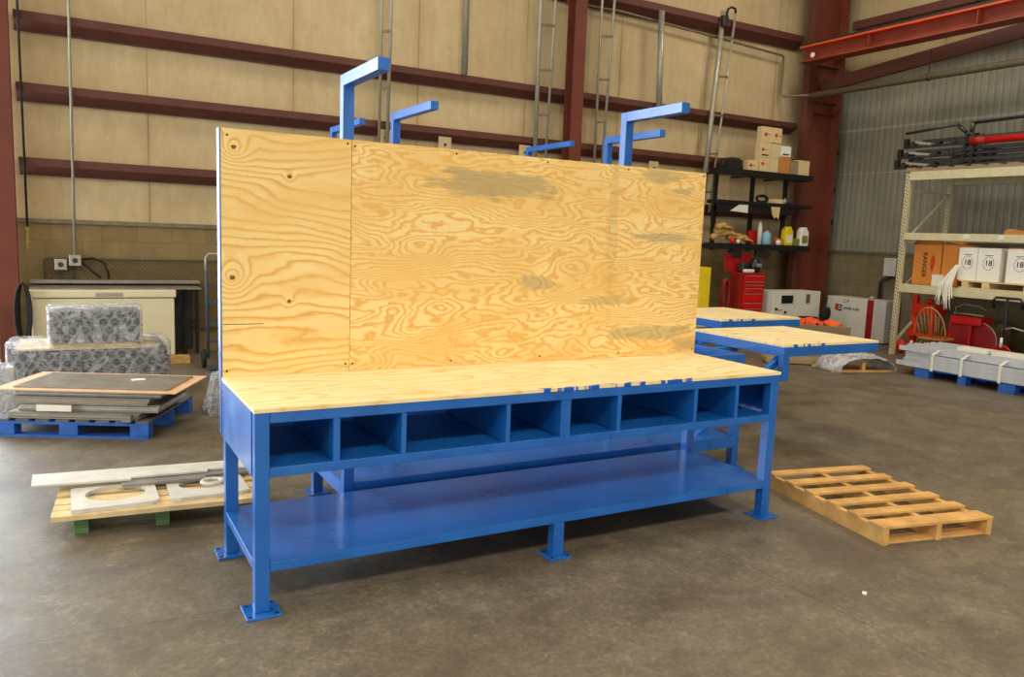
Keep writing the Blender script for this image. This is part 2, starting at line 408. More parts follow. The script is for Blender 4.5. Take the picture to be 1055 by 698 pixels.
def girt(n, z, x0, x1, h=.2):
    m = MB(); y = YW
    m.prism([(y-.001, z+h/2), (y-.2, z+h/2-.01), (y-.2, z), (y-.19, z-.01), (y-.05, z-h/2+.01), (y-.05, z-h/2), (y-.001, z-h/2)], x0, x1, 'yz')
    struct('trim_%d' % n, m, 'girt')
girt(3, 3.86, -.42, 12.08); girt(4, 3.08, -.42, 12.08); girt(5, 2.25, -.42, 12.08); girt(6, 5.42, -.8, 12.08, .24)
m = MB(); m.box((XR-.2, YB, 5.66), (XR-.0, 10.33, 5.8)); struct('trim_7', m, 'girt')

def hcol(name, label, x0, x1, y0, y1, z1, tf=.02):
    t = thing(name, label, 'column', ((x0+x1)/2, (y0+y1)/2, 0)); off = t.location
    MB().box((x0, y0, 0), (x1, y0+tf, z1)).build('front_flange', 'steel_column', t, off=off)
    MB().box((x0, y1-tf, 0), (x1, y1, z1)).build('rear_flange', 'steel_column', t, off=off)
    xm = (x0+x1)/2; MB().box((xm-.01, y0+tf, 0), (xm+.01, y1-tf, z1)).build('web', 'steel_red', t, off=off)
    return t
hcol('steel_column', 'red-brown steel wall column at far left beside the cream freezer', -.66, -.46, 10.55, 10.78, 7.9)
hcol('steel_column', 'red-brown steel wall column rising behind the plywood panel between two ladders', 6.87, 7.08, 10.56, 10.78, 7.9)
t = thing('steel_column', 'wide red-brown corner column between black wall shelves and ribbed wall', 'column', (12.3, 10.6, 0)); off = t.location
MB().box((12.1, 10.5, 0), (12.66, 10.53, 7.9)).build('web', 'steel_column', t, off=off)
MB().box((11.92, 10.46, 0), (12.1, 10.6, 7.9)).build('flange', 'steel_red', t, off=off, bevel=.004)
MB().box((12.66, 10.34, 0), (12.7, 10.7, 7.9)).build('flange', 'steel_column', t, off=off)
m = MB()
for z in (4.1, 4.3, 4.95): m.box((12.1, 10.4, z), (12.66, 10.5, z+.02))
m.build('stiffener', 'steel_red', t, off=off)
m = MB()
for z in (2.1, 2.7, 3.4): m.box((12.7, 10.38, z), (12.8, 10.42, z+.09))
m.build('clip', 'black', t, off=off)

# crane runway beam along the right wall
t = thing('crane_beam', 'orange overhead crane beam running along right wall', 'beam', (11.7, 6, 4.8)); off = t.location
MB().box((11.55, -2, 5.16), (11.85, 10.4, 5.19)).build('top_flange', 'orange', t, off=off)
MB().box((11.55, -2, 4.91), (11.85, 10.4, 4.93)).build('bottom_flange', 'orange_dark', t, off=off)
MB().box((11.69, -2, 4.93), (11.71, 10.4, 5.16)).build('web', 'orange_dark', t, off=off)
MB().box((11.62, -2, 5.19), (11.68, 10.4, 5.25)).build('rail', 'dark', t, off=off)
m = MB()
for y in (1, 3, 5.2, 7.2, 9.0): m.box((11.56, y, 4.93), (11.69, y+.012, 5.16))
m.build('stiffener', 'orange_dark', t, off=off)
MB().lathe([(.045, 0), (.045, .01)], (11.54, 10.1, 5.0), 16, 'x').build('white_disc', 'strap', t, off=off)
o = MB().box((12.3, -2, 5.3), (12.5, 10.33, 5.4)).build('runway_girder', 'steel_red', None); tag(o, 'dark red-brown steel girder above the orange crane beam', 'beam')
m = MB(); m.bar((12.2, 10.38, 4.58), (12.2, 2.5, 5.28), .1, .21)
tag(m.build('sloping_rafter', 'steel_red', None), 'dark red-brown sloping steel brace under the orange crane beam', 'beam')
t = thing('ceiling_pipe', 'long grey pipe hanging level under the sloping brace', 'pipe', (11.9, 6, 4.45)); off = t.location
MB().tube([(11.9, -2, 4.38), (11.9, 10.35, 4.38)], .055, 14).build('pipe', 'galv_dark', t, off=off, smooth=True)
m = MB()
for y in (4.2, 8.1): m.tube([(11.9, y, 4.43), (11.9, y, 4.8)], .006, 6); m.tube([(11.9+.06*math.cos(a*PI/6), y, 4.38+.062*math.sin(a*PI/6)) for a in range(12)], .006, 6, True)
m.build('hanger', 'black', t, off=off)
tag(MB().tube([(6.9, 10.86, 5.28), (7.96, 10.86, 5.3), (11.62, 10.86, 5.13), (11.66, 10.86, 5.1), (11.66, 10.86, 4.44), (11.68, 10.8, 4.4), (11.84, 10.36, 4.38)], .022, 8).build('wall_pipe', 'galv_dark', smooth=True),
    'thin dark pipe running along back wall then dropping near corner column', 'pipe')
# vertical pipes, conduits and cable ladders on the back wall
for (x0, x1, z0, r, lab, mt) in ((5.10, 5.12, 3.95, .045, 'grey vertical pipe ending at the girt above the plywood panel', 'galv'),
                        (8.66, 8.72, 3.78, .05, 'grey vertical pipe between the two right-hand ladders', 'galv')):
    tag(MB().tube([(x1, 10.74, z0), (x0, 10.74, 5.4 if x0 > 6 else 7.9)], r, 12).build('vertical_pipe', mt, smooth=True), lab, 'pipe')
tag(MB().tube([(.11, 10.76, 1.24), (.15, 10.76, 7.9)], .016, 8).build('conduit', 'galv', smooth=True), 'thin pale conduit running down the back wall to a switch box', 'pipe')
tag(MB().tube([(-.36, 10.74, 1.55), (-.37, 10.74, 4), (-.42, 10.74, 7.9)], .013, 8).build('power_cable', 'dark', smooth=True), 'black cable hanging down beside the far left column', 'cable')
m = MB()
for k in range(7): m.tube([(-.36+.012*math.cos(a*PI/4), 10.74+.012*math.sin(a*PI/4)*(k % 2), 1.53-k*.035+.02*math.sin(a*PI/4)) for a in range(8)], .004, 5, True)
tag(m.build('hook_chain', 'brass'), 'short chain at the end of the black cable beside left column', 'chain')
def ladder(label, xa0, xa1, xb0, xb1, z0, z1, r1, r2, hook=False, rungs=.62, dy=.0):
    t = thing('cable_ladder', label, 'ladder', ((xa0+xb0)/2, 10.72, z0)); off = t.location
    MB().tube([(xa0, 10.74, z0), (xa1, 10.74-dy, z1)], r1, 8).build('rail', 'galv', t, off=off, smooth=True)
    MB().tube([(xb0, 10.72, z0), (xb1, 10.72-dy, z1)], r2, 8).build('rail', 'galv', t, off=off, smooth=True)
    z = z0+.35
    while z < z1-.1:
        k = (z-z0)/(z1-z0); a = xa0+(xa1-xa0)*k; b = xb0+(xb1-xb0)*k
        MB().bar((a, 10.72-dy*k, z-.01), (b, 10.7-dy*k, z+.01), .02, .035).build('rung', 'galv_dark', t, off=off); z += rungs
    if hook:
        MB().tube([(xb1, 10.72-dy, z1), (xb1-.03, 10.7-dy, z1+.07), (xb1-.12, 10.7-dy, z1+.08), (xb1-.2, 10.7-dy, z1+.03), (xb1-.22, 10.7-dy, z1-.08)], .02, 8).build('hook', 'black', t, off=off, smooth=True)
        MB().rbox((xa1, 10.7-dy, z1-.18), (.12, .1, .2)).build('bracket', 'dark', t, off=off, bevel=.02)
    return t
ladder('narrow grey ladder rail rising behind the leftmost tall blue arm', 3.84, 3.87, 3.95, 4.02, 2.5, 7.9, .02, .026, rungs=.75)
ladder('grey ladder left of the red-brown column behind the plywood panel', 6.36, 6.33, 6.53, 6.66, 2.5, 7.9, .035, .02, rungs=.66)
ladder('grey ladder right of the red-brown column behind the blue arms', 7.47, 7.46, 7.60, 7.76, 2.5, 7.9, .022, .022, rungs=.66)
ladder('grey ladder with black hooked top left of the boxes on shelf', 9.8, 10.0, 9.97, 10.26, 2.2, 5.62, .045, .02, hook=True, rungs=.66)
for x, z, w_ in ((4.86, 2.93, 'second from left, right of the second blue arm'), (6.2, 2.93, 'just left of the low middle blue arm'), (3.95, 2.95, 'leftmost, beside the narrow ladder rail'), (8.72, 2.88, 'rightmost, above the panel right of the blue arms')):
    t = thing('wall_bracket', 'small pale bolted wall plate, '+w_, 'bracket', (x, 10.88, z), group='bolted plates along the back wall')
    MB().box((-.1, -.1, -.11), (.1, -.09, .11)).build('plate', 'insul', t, bevel=.003)
    MB().lathe([(.018, -.115), (.018, -.1)], (0, 0, 0), 10, 'y').build('bolt', 'black', t)
# ------------------------------------------------------------------ front workbench
L, D, HB = 3.1, .768, .914
def bench_frame(root, L, D, base, mid=True):
    pass
t = thing('workbench', 'long blue steel workbench with plywood top, cubbies and tall plywood back panel', 'workbench', (.6728, 3.343, 0))
TW = .062
def leg(x, y, z0, z1, root, plate=True, pdx=0, pdy=0):
    MB().box((x-TW/2, y-TW/2, z0), (x+TW/2, y+TW/2, z1)).build('leg', 'blue', root, bevel=.004)
def foot(x, y, root, s=.15):
    f = MB().box((x-s/2, y-s/2, 0.0005), (x+s/2, y+s/2, .011)).build('foot_plate', 'blue', root, bevel=.002)
    m = MB()
    for sx in (-1, 1):
        for sy in (-1, 1): m.lathe([(.009, 0), (.009, .0008)], (x+sx*s*.37, y+sy*s*.37, .011), 10)
    m.build('bolt_hole', 'black', f)
for x in (TW/2, L-TW/2):
    for y in (TW/2, D-TW/2): leg(x, y, .011, .896, t); foot(x, y, t)
for y in (TW/2, D-TW/2):
    MB().box((L/2-TW/2, y-TW/2, .011), (L/2+TW/2, y+TW/2, .19)).build('centre_leg', 'blue', t, bevel=.004); foot(L/2, y, t, .13)
e = .002
MB().box((TW, 0, .848), (L-TW, .05, .896)).build('top_rail', 'blue', t, bevel=.004)
MB().box((TW, 0, .612), (L-TW, .05, .655)).build('cubby_rail', 'blue', t, bevel=.004)
MB().box((TW, D-.05, .612), (L-TW, D, .896)).build('back_rail', 'blue', t, bevel=.003)
MB().box((-.004, TW*.9, .612), (-.0005, D, .897)).build('side_panel', 'blue', t)
MB().box((.0, TW, .846), (.05, D-TW, .896)).build('end_rail', 'blue', t)
MB().box((L+.0005, TW*.9, .612), (L+.004, D, .897)).build('side_panel', 'blue', t)
MB().box((L-.05, TW, .846), (L, D-TW, .896)).build('end_rail', 'blue', t)
MB().box((.052, .051, .64), (L-.052, D-.051, .652)).build('cubby_floor', 'blue', t)
for a, b in ((.337, .367), (.657, .68), (1.207, 1.23), (1.527, 1.587), (1.887, 1.912), (2.427, 2.452), (2.747, 2.772)):
    MB().box((a, .002, .655), (b, D-.051, .848)).build('cubby_divider', 'blue', t)
MB().box((TW+.001, 0, .19), (L-TW-.001, .04, .232)).build('shelf_rail', 'blue', t, bevel=.003)
MB().box((TW+.001, D-.04, .19), (L-TW-.001, D, .232)).build('shelf_rail', 'blue', t, bevel=.003)
MB().box((.0, TW+.001, .19), (.04, D-TW-.001, .232)).build('shelf_rail', 'blue', t, bevel=.003)
MB().box((L-.04, TW+.001, .19), (L, D-TW-.001, .232)).build('shelf_rail', 'blue', t, bevel=.003)
# lower shelf sheet notched round the legs
n = TW+.001
MB().prism([(n, .002), (L-n, .002), (L-n, n), (L-.002, n), (L-.002, D-n), (L-n, D-n), (L-n, D-.002), (n, D-.002), (n, D-n), (.002, D-n), (.002, n), (n, n)], .2325, .2365, 'xy').build('lower_shelf', 'blue', t)
J = .652
MB().box((-.004, -.004, .8965), (J-.001, D, .914)).build('plywood_top', 'ply_top', t)
MB().box((J+.001, -.004, .8965), (L+.006, D, .914)).build('plywood_top', 'ply_top', t)
p1 = MB().box((0, -.009, 0), (J-.0015, .009, 1.222)).build('plywood_back', 'ply_left', t, loc=(0, D+.0095, .9145))
p2 = MB().box((0, -.009, 0), (L+.004-J-.0015, .009, 1.222)).build('plywood_back', 'ply_right', t, loc=(J+.0015, D+.0095, .9145))
MB().box((.002, -.0098, .265), (.2, -.0088, .268)).build('veneer_crack', 'ink', p1)
for par, pts in ((p1, ((.02, .03), (.63, .04), (.03, 1.19), (.63, 1.2))), (p2, ((.015, .04), (.015, 1.19), (.6, 1.2), (1.2, 1.2), (1.8, 1.2), (2.43, 1.2), (.6, .03), (1.2, .03), (1.8, .03), (2.43, .03)))):
    m = MB()
    for x, z in pts: m.lathe([(.006, -.0105), (.006, -.0088)], (x, 0, z), 8, 'y')
    m.build('screw', 'dark', par)
for x in (-.004, 1.0, 2.05, L-.05):
    MB().box((x, D+.0195, .62), (x+.05, D+.068, 2.13)).build('panel_upright', 'blue', t)
MB().box((.046, D+.0195, 2.07), (L-.05, D+.06, 2.12)).build('panel_crossbar', 'blue', t)
MB().box((-.008, D+.001, .915), (-.001, D+.068, 2.137)).build('panel_edge_strip', 'blue', t)

# ------------------------------------------------------------------ rear benches with wing tables and overhead arms
def rear(label, x0, x1, y0, y1, wing, arms, arm_len, zt, tube=.075, shelf=True):
    r = thing('wing_bench', label, 'workbench', (x0, y0, 0)); off = r.location
    for x in (x0+.03, x1-.03):
        for y in (y0+.03, y1-.03):
            MB().box((x-.03, y-.03, .01), (x+.03, y+.03, .87)).build('leg', 'blue', r, off=off, bevel=.003)
            MB().box((x-.07, y-.07, 0.0005), (x+.07, y+.07, .01)).build('foot_plate', 'blue', r, off=off)
    for y in (y0, y1-.05): MB().box((x0+.06, y, .82), (x1-.06, y+.05, .87)).build('top_rail', 'blue', r, off=off)
    for x in (x0+.005, x1-.055): MB().box((x, y0+.06, .82), (x+.05, y1-.06, .87)).build('end_rail', 'blue', r, off=off)
    if shelf:
        for y in (y0, y1-.04): MB().box((x0+.061, y, .17), (x1-.061, y+.04, .25)).build('shelf_rail', 'blue', r, off=off)
        for x in (x0, x1-.04): MB().box((x, y0+.061, .17), (x+.04, y1-.061, .25)).build('shelf_rail', 'blue', r, off=off)
        MB().box((x0+.061, y0+.002, .2505), (x1-.061, y1-.002, .2545)).build('lower_shelf', 'blue', r, off=off)
    if wing:
        wx0, wx1, wy0, wy1 = wing
        tp = MB().box((0, 0, 0), (wx1-wx0, wy1-wy0, .018)).build('wing_top', 'ply_wing', r, loc=(wx0-x0, wy0-y0, .898))
        h = .075; z = .897
        MB().box((wx0, wy0, z-h), (wx1, wy0+.04, z)).build('wing_rail', 'blue', r, off=off, bevel=.003)
        MB().box((wx0, wy1-.04, z-h), (wx1, wy1, z)).build('wing_rail', 'blue', r, off=off, bevel=.003)
        MB().box((wx0, wy0+.04, z-h), (wx0+.04, wy1-.04, z)).build('wing_rail', 'blue', r, off=off)
        MB().box((wx1-.04, wy0+.04, z-h), (wx1, wy1-.04, z)).build('wing_rail', 'blue', r, off=off)
        MB().box((wx0, wy0, .63), (wx0+.07, wy0+.05, z-h)).build('wing_post', 'blue', r, off=off, bevel=.003)
        for y in (wy0+.1, min(y1-.04, wy1-.2)):
            MB().bar((x1-.45, y, .14), (wx0+.12, y, .83), .05, .05).build('brace', 'blue', r, off=off, bevel=.003)
            MB().box((x1-.6, y-.025, .76), (x1+.08 if y < wy0+.2 else wx0+.03, y+.025, .815)).build('wing_arm', 'blue', r, off=off)
    for x in arms:
        MB().box((x-tube/2, y1-.0, .4), (x+tube/2, y1+tube, zt)).build('arm_post', 'blue', r, off=off, bevel=.003)
        MB().box((x-tube/2, y1+tube-arm_len, zt-tube+.001), (x+tube/2, y1+.001, zt+.001)).build('overhead_arm', 'blue', r, off=off, bevel=.003)
    return r
rear('blue bench directly behind the plywood panel, its wing table nearest the camera', 1.33, 4.36, 4.2, 4.88, (4.81, 5.93, 4.24, 5.27), (1.55, 3.70), .68, 2.61, .07)
rear('second blue bench back, its wing table farther behind the first', 2.1, 5.1, 5.5, 6.1, (5.70, 6.83, 5.84, 6.98), (2.33, 4.41), .8, 2.6, .061)
rear('farthest blue bench, only its small overhead arms show above the panel', 2.0, 4.6, 6.8, 7.42, None, (2.22, 4.33), .86, 2.6, .052)

# ------------------------------------------------------------------ pallets
def pallet(label, loc, rz, Lx, Wy, slats, wood, swood=None, hb=.1, three=True, sl_w=.09, group=None, block=False, bottom=True, name='wooden_pallet'):
    """slats run along y (width); stringers along x"""
    t = thing(name, label, 'pallet', loc, rz, group); swood = swood or wood
    ys = (.019, Wy/2, Wy-.019) if three else (.019, Wy-.019)
    if not block:
        for y in ys: MB().box((0, y-.019, .016), (Lx, y+.019, .016+hb)).build('stringer', swood, t, bevel=.002)
    else:
        for y in (.06, Wy/2, Wy-.06):
            for x in (.07, Lx/2, Lx-.07): MB().box((x-.065, y-.055, .016), (x+.065, y+.055, .016+hb)).build('block', swood, t, bevel=.003)
    for k in range(slats):
        x = (Lx-sl_w)*k/(slats-1); j = random.uniform(-.004, .004)
        MB().box((x, -.004+j, .0165+hb), (x+sl_w, Wy+.004+j, .034+hb)).build('deck_board', wood, t, bevel=.002, rot=(0, 0, random.uniform(-.008, .008)))
    if bottom:
        for x in (0, Lx/2-sl_w/2, Lx-sl_w): MB().box((x, 0, 0), (x+sl_w, Wy, .016)).build('bottom_board', wood, t, bevel=.002)
    return t
def dirang(a, b): return math.atan2(b[1]-a[1], b[0]-a[0])
# empty pine pallet, right: origin near corner (4.01,2.62), x axis towards (4.55,4.02)
ang = dirang((4.02, 2.62), (4.52, 4.0))
t = thing('wooden_pallet', 'empty pale pine pallet lying on the floor right of the workbench', 'pallet', (4.81, 2.56, 0), 1.375)
LP, WP = 1.09, .81
for y in (.02, WP/2, WP-.02): MB().box((0, y-.019, .0), (LP, y+.019, .095)).build('stringer', 'pine', t, bevel=.002)
for k, x in enumerate((0, .2, .395, .6, .8, 1.0)):
    MB().box((x, -.005, .0955), (x+(.12 if k == 0 else .088), WP+.005, .113)).build('deck_board', 'pine', t, bevel=.002, rot=(0, 0, random.uniform(-.008, .008)))
for x in (0.02,): MB().box((x, .04, .0), (x+.09, WP/2-.02, .014)).build('bottom_board', 'pine', t); MB().box((x, WP/2+.02, 0), (x+.09, WP-.04, .014)).build('bottom_board', 'pine', t)

# pale pallet at left carrying cut plates, on short green feet
t = thing('wooden_pallet', 'low pale pallet with green feet left of the workbench under cut plates', 'pallet', (-.1, 4.66, 0), -.08)
PX = 1.08
for k, (y, w_) in enumerate(((-.07, .1), (.04, .08), (.14, .1), (.29, .1), (.43, .1))):
    MB().box((0, y, .104 if y < 0 else .112), (PX, y+w_, .132)).build('deck_board', 'palewood', t, bevel=.002)
for x in (.1, .5, .9):
    MB().box((x, .01, 0), (x+.07, .5, .111)).build('bearer', 'greenpaint', t, bevel=.002)
def plate_hole(name, label, x0, x1, y0, y1, cx, cy, rx, ry, z0, z1, mat, openback=False, loc=(0, 0, 0), rz=0):
    t = MB(); n = 40; bm = t.bm
    out = []; inn = []
    for k in range(n):
        a = 2*PI*k/n; c, s_ = math.cos(a), math.sin(a)
        sc = min((x1-cx)/c if c > 1e-6 else ((x0-cx)/c if c < -1e-6 else 1e9), (y1-cy)/s_ if s_ > 1e-6 else ((y0-cy)/s_ if s_ < -1e-6 else 1e9))
        out.append((cx+c*sc, cy+s_*sc)); inn.append((cx+rx*c, cy+ry*s_))
    V = [[bm.verts.new((x, y, z)) for x, y in r] for r in (out, inn) for z in (z0, z1)]
    for k in range(n):
        j = (k+1) % n
        bm.faces.new((V[1][k], V[1][j], V[3][j], V[3][k])); bm.faces.new((V[0][k], V[2][k], V[2][j], V[0][j]))
        bm.faces.new((V[0][k], V[0][j], V[1][j], V[1][k])); bm.faces.new((V[2][k], V[3][k], V[3][j], V[2][j]))
    o = t.build(name, mat, None, loc=loc, rot=(0, 0, rz)); return tag(o, label, 'metal plate')
plate_hole('cut_plate', 'pale square metal plate with a big round hole on the low pallet', -.01, .42, 4.60, 4.99, .215, 4.83, .155, .135, .133, .155, 'plate')
plate_hole('cut_plate', 'pale metal plate with round hole under the small ring, nearer the workbench', .48, .9, 4.60, 4.96, .69, 4.83, .15, .1, .133, .153, 'plate')
m = MB(); m.tube([(.72+.055*math.cos(a*PI/10), 4.8+.05*math.sin(a*PI/10), .166) for a in range(20)], .012, 6, True)
tag(m.build('metal_ring', 'plate'), 'small pale metal ring lying on the cut plate by the workbench', 'ring')
tag(MB().prism([(-.2, 5.02), (.3, 4.955), (.3, 4.99), (.72, 4.96), (.72, 5.0), (1.02, 4.95), (1.02, 5.12), (-.2, 5.24)], .175, .187, 'xy').build('long_plate', 'plate', bevel=.001), 'long pale notched metal strip lying across the back of the low pallet', 'metal plate')
tag(MB().prism([(.25, 4.9), (.7, 4.87), (.7, 4.92), (.95, 4.92), (.95, 5.04), (.25, 5.04)], .1565, .172, 'xy').build('small_plate', 'plate_dark', bevel=.001), 'darker grey metal piece tucked under the long pale strip', 'metal plate')

# blue pallet at far left under steel sheets
a0 = (.53, 6.56); a1 = (.95, 7.42)
t = thing('wooden_pallet', 'worn blue block pallet at left carrying a stack of steel sheets', 'pallet', (-.5, 7.06, 0), dirang((-.5, 7.06), a0))
PX, PY = 1.14, 1.0
for y in (.05, PY/2, PY-.05):
    for x in (.07, PX/2-.03, PX-.07): MB().box((x-.07, y-.05, .018), (x+.07, y+.05, .1)).build('block', 'bluewood', t, bevel=.003)
for y in (0, PY/2-.05, PY-.1): MB().box((0, y, 0), (PX, y+.1, .017)).build('bottom_board', 'bluewood', t)
for k in range(8):
    x = (PX-.1)*k/7; MB().box((x, 0, .1205), (x+.1, PY, .138)).build('deck_board', 'bluewood_worn', t, bevel=.002)
for y in (0, PY/2-.05, PY-.1): MB().box((0, y, .101), (PX, y+.1, .12)).build('stringer_board', 'bluewood', t)
rz = dirang((-.5, 7.06), a0); BP = Vector((-.5, 7.06, 0)); Rz = Matrix.Rotation(rz, 3, 'Z')
def onbp(x, y, z): return tuple(BP + Rz @ Vector((x, y, z)))
# stack of sheets: alternating slabs offset
z = .1385
for k, (x0, x1, y0, y1, h, mt, lab) in enumerate((
    (.08, 1.06, .03, .75, .05, 'sheet_warm', 'bottom sheet bundle of the stack on the blue pallet'),
    (.14, 1.19, .09, .72, .06, 'silver', 'shiny folded steel bundle second from bottom on the blue pallet'),
    (.1, 1.12, .06, .7, .055, 'sheet_warm', 'grey steel bundle third from bottom on the blue pallet'),
    (.12, 1.2, .1, .72, .05, 'silver', 'shiny steel bundle just under the card sheet on blue pallet'))):
    o = thing('sheet_bundle', lab, 'steel sheets', onbp(0, 0, z), rz)
    nn = 4
    for q in range(nn):
        d = random.uniform(-.008, .008)
        MB().box((x0+d, y0+d, q*h/nn+.0005), (x1+d, y1-d, (q+1)*h/nn-.0015)).build('sheet', mt if q % 3 else 'plate_dark', o)
    z += h
tag(MB().box((-.03, .03, 0), (1.34, .78, .008)).build('card_sheet', 'sheet_edge', loc=onbp(0, 0, z+.0005), rot=(0, 0, rz)), 'tan protective sheet with visible border on the steel stack', 'sheet')
tag(MB().box((.09, .1, 0), (1.25, .7, .01)).build('steel_sheet', 'sheet', loc=onbp(0, 0, z+.009), rot=(0, 0, rz)), 'dark steel sheet lying topmost on the tan card sheet', 'steel sheets')
tag(MB().box((0, 0, 0), (.1, .07, .004)).build('paper_slip', 'label', loc=onbp(.86, .42, z+.0195), rot=(0, 0, rz+.6)), 'small white paper slip on top of the steel sheets', 'paper')
tag(MB().box((0, -.006, 0), (.26, 0, .05)).build('white_tag', 'label', loc=onbp(.3, .022, .2), rot=(0, 0, rz)), 'white card hanging on the front of the steel sheet stack', 'label')
m = MB(); m.box((0, 0, 0), (.07, .05, .05)); tag(m.build('steel_tube_offcut', 'plate_dark', loc=onbp(.95, -.035, .1385), rot=(0, 0, rz)), 'short square steel offcut at front edge of the blue pallet', 'offcut')

# perforated blocks and their wrap
PBY = 8.25
for (x0, x1, z0, z1, y0, y1, lab) in ((-.44, .1, .12, .455, PBY, PBY+.8, 'lower left grey perforated block under stretch wrap'),
                                   (.12, .84, .12, .47, PBY, PBY+.8, 'lower right grey perforated block under stretch wrap')):
    tag(MB().box((x0, y0, z0), (x1, y1, z1)).build('perforated_block', 'perf', bevel=.006), lab, 'metal block')
tag(MB().box((-.13, PBY+.05, .52), (.2, PBY+.5, .82)).build('perforated_block', 'perf', bevel=.006), 'upper left grey perforated block under stretch wrap', 'metal block')
tag(MB().box((.21, PBY+.05, .52), (.61, PBY+.5, .815)).build('perforated_block', 'perf', bevel=.006), 'upper right grey perforated block under stretch wrap', 'metal block')
t = thing('wooden_pallet', 'pallet mostly hidden beneath the wrapped perforated blocks', 'pallet', (-.46, PBY-.02, 0))
for y in (.05, .4, .75): MB().box((0, y, 0), (1.32, y+.06, .095)).build('stringer', 'palewood', t)
for k in range(6): MB().box((.24*k, 0, .0955), (.24*k+.11, .84, .115)).build('deck_board', 'palewood', t)
tag(MB().box((-.4, PBY+.0, .4705), (.75, PBY+.75, .485)).build('divider_board', 'palewood', bevel=.002), 'pale board between the two tiers of wrapped blocks', 'board')
tag(MB().box((-.12, PBY+.06, .486), (.58, PBY+.54, .519)).build('divider_board', 'palewood', bevel=.002), 'tan packing layer under the upper wrapped blocks', 'board')
def shell(name, x0, x1, y0, y1, z0, z1, mat, amp, label, top_scale=1., seed=0, cat='plastic wrap', nx=26, nz=14):
    rnd = random.Random(seed); bm = bmesh.new(); rings = []
    cx, cy = (x0+x1)/2, (y0+y1)/2; hx, hy = (x1-x0)/2, (y1-y0)/2; N = 72
    prof = [(1.03, 0.)]+[(1.0+(top_scale-1)*k/nz, k/nz) for k in range(1, nz+1)]+[(top_scale*.9, 1.02), (top_scale*.55, 1.03), (top_scale*.15, 1.02)]
    for r, h in prof:
        ring = []
        for k in range(N):
            a = 2*PI*k/N; c, s_ = math.cos(a), math.sin(a)
            q = 1/max(abs(c), abs(s_))**.86
            j = 1+rnd.uniform(-amp, amp)
            ring.append(bm.verts.new((cx+hx*c*q*r*j, cy+hy*s_*q*r*j, z0+(z1-z0)*h+rnd.uniform(-amp, amp)*.3)))
        rings.append(ring)
    for A, B in zip(rings, rings[1:]):
        for k in range(N): bm.faces.new((A[k], A[(k+1) % N], B[(k+1) % N], B[k]))
    bm.faces.new(rings[-1])
    m = MB(); m.bm.free(); m.bm = bm
    o = m.build(name, mat, smooth=True); return tag(o, label, cat)
shell('stretch_wrap', -.5, .9, PBY-.05, PBY+.86, .1, .5, 'wrap', .01, 'clear stretch wrap around the lower tier of perforated blocks', 1.0, 3)
shell('stretch_wrap', -.16, .645, PBY+.02, PBY+.55, .525, .85, 'wrap', .01, 'clear stretch wrap around the upper pair of perforated blocks', 1.0, 4)
shell('plastic_bundle', -.62, -.36, 7.75, 8.1, 0, .4, 'wrap2', .04, 'cloudy plastic bundle at left edge beside the blue pallet', .7, 9)
shell('plastic_bundle', 1.06, 1.36, 7.2, 7.6, 0, .33, 'wrap2', .05, 'clear plastic-wrapped bundle beside the plywood panel edge', .55, 11)

# freezer, table behind, wall boxes
t = thing('chest_freezer', 'cream chest freezer against back wall behind the wrapped blocks', 'freezer', (.4, 10.3, 0)); off = t.location
MB().box((-.34, 10.3, .07), (1.14, 10.85-.1, .76)).build('body', 'cream', t, off=off, bevel=.012)
MB().box((-.36, 10.28, .768), (1.16, 10.76, .862)).build('lid', 'cream', t, off=off, bevel=.015)
l = MB().box((.3, 10.268, .79), (.58, 10.279, .83)).build('handle', 'galv', t, off=off, bevel=.004)
MB().box((-.28, 10.35, 0), (1.08, 10.7, .069)).build('plinth', 'black', t, off=off)
tag(MB().box((1.06, 10.06, 0), (1.28, 10.2, .085)).build('wood_block', 'pine', bevel=.004), 'short pine block on the floor at freezer corner', 'wood block')
t = thing('steel_table', 'dark steel table with grey top standing behind the cream freezer', 'table', (.5, 10.85, 0)); off = t.location
MB().box((-.36, 10.77, .9), (1.5, 10.93, .94)).build('tabletop', 'sheet', t, off=off, bevel=.003)
for x in (-.34, 1.3, 1.44): MB().box((x, 10.78, 0), (x+.04, 10.82, .9)).build('leg', 'black', t, off=off)
MB().box((-.3, 10.88, .05), (1.42, 10.9, .88)).build('back_panel', 'dark', t, off=off)
MB().box((-.3, 10.79, .4), (1.44, 10.81, .43)).build('crossbar', 'black', t, off=off)
tag(MB().box((-.35, 10.3, .8632), (1.45, 10.72, .878)).build('long_sheet', 'sheet', bevel=.002), 'thin grey metal sheet lying on the freezer lid', 'sheet')
for x, z, s, lab in ((-.04, 1.12, .13, 'grey square socket box on block wall left of conduit'), (.11, 1.17, .13, 'grey switch box at the foot of the wall conduit')):
    t = thing('junction_box', lab, 'electrical box', (x, 10.89, z))
    MB().box((-s/2, -.09, -s/2), (s/2, 0, s/2)).build('case', 'galv', t, bevel=.008)
    MB().lathe([(.03, -.1), (.03, -.088)], (0, 0, 0), 16, 'y').build('knockout', 'dark', t)
tag(MB().tube([(.18, 10.87, 1.18), (.3, 10.85, 1.2), (.42, 10.85, 1.14), (.46, 10.86, 1.02), (.46, 10.87, .95)], .014, 8).build('power_cable', 'rubber', smooth=True), 'black cable looping right from the switch box', 'cable')
tag(MB().tube([(.18, 10.87, 1.15), (.3, 10.86, 1.03), (.38, 10.86, .96)], .012, 8).build('power_cable', 'rubber', smooth=True), 'straight black cable slanting down from the switch box', 'cable')
tag(MB().tube([(.09, 10.94, .95), (.09, 10.94, 1.1)], .013, 8).build('conduit', 'galv_dark', smooth=True), 'short conduit stub below the switch box', 'pipe')
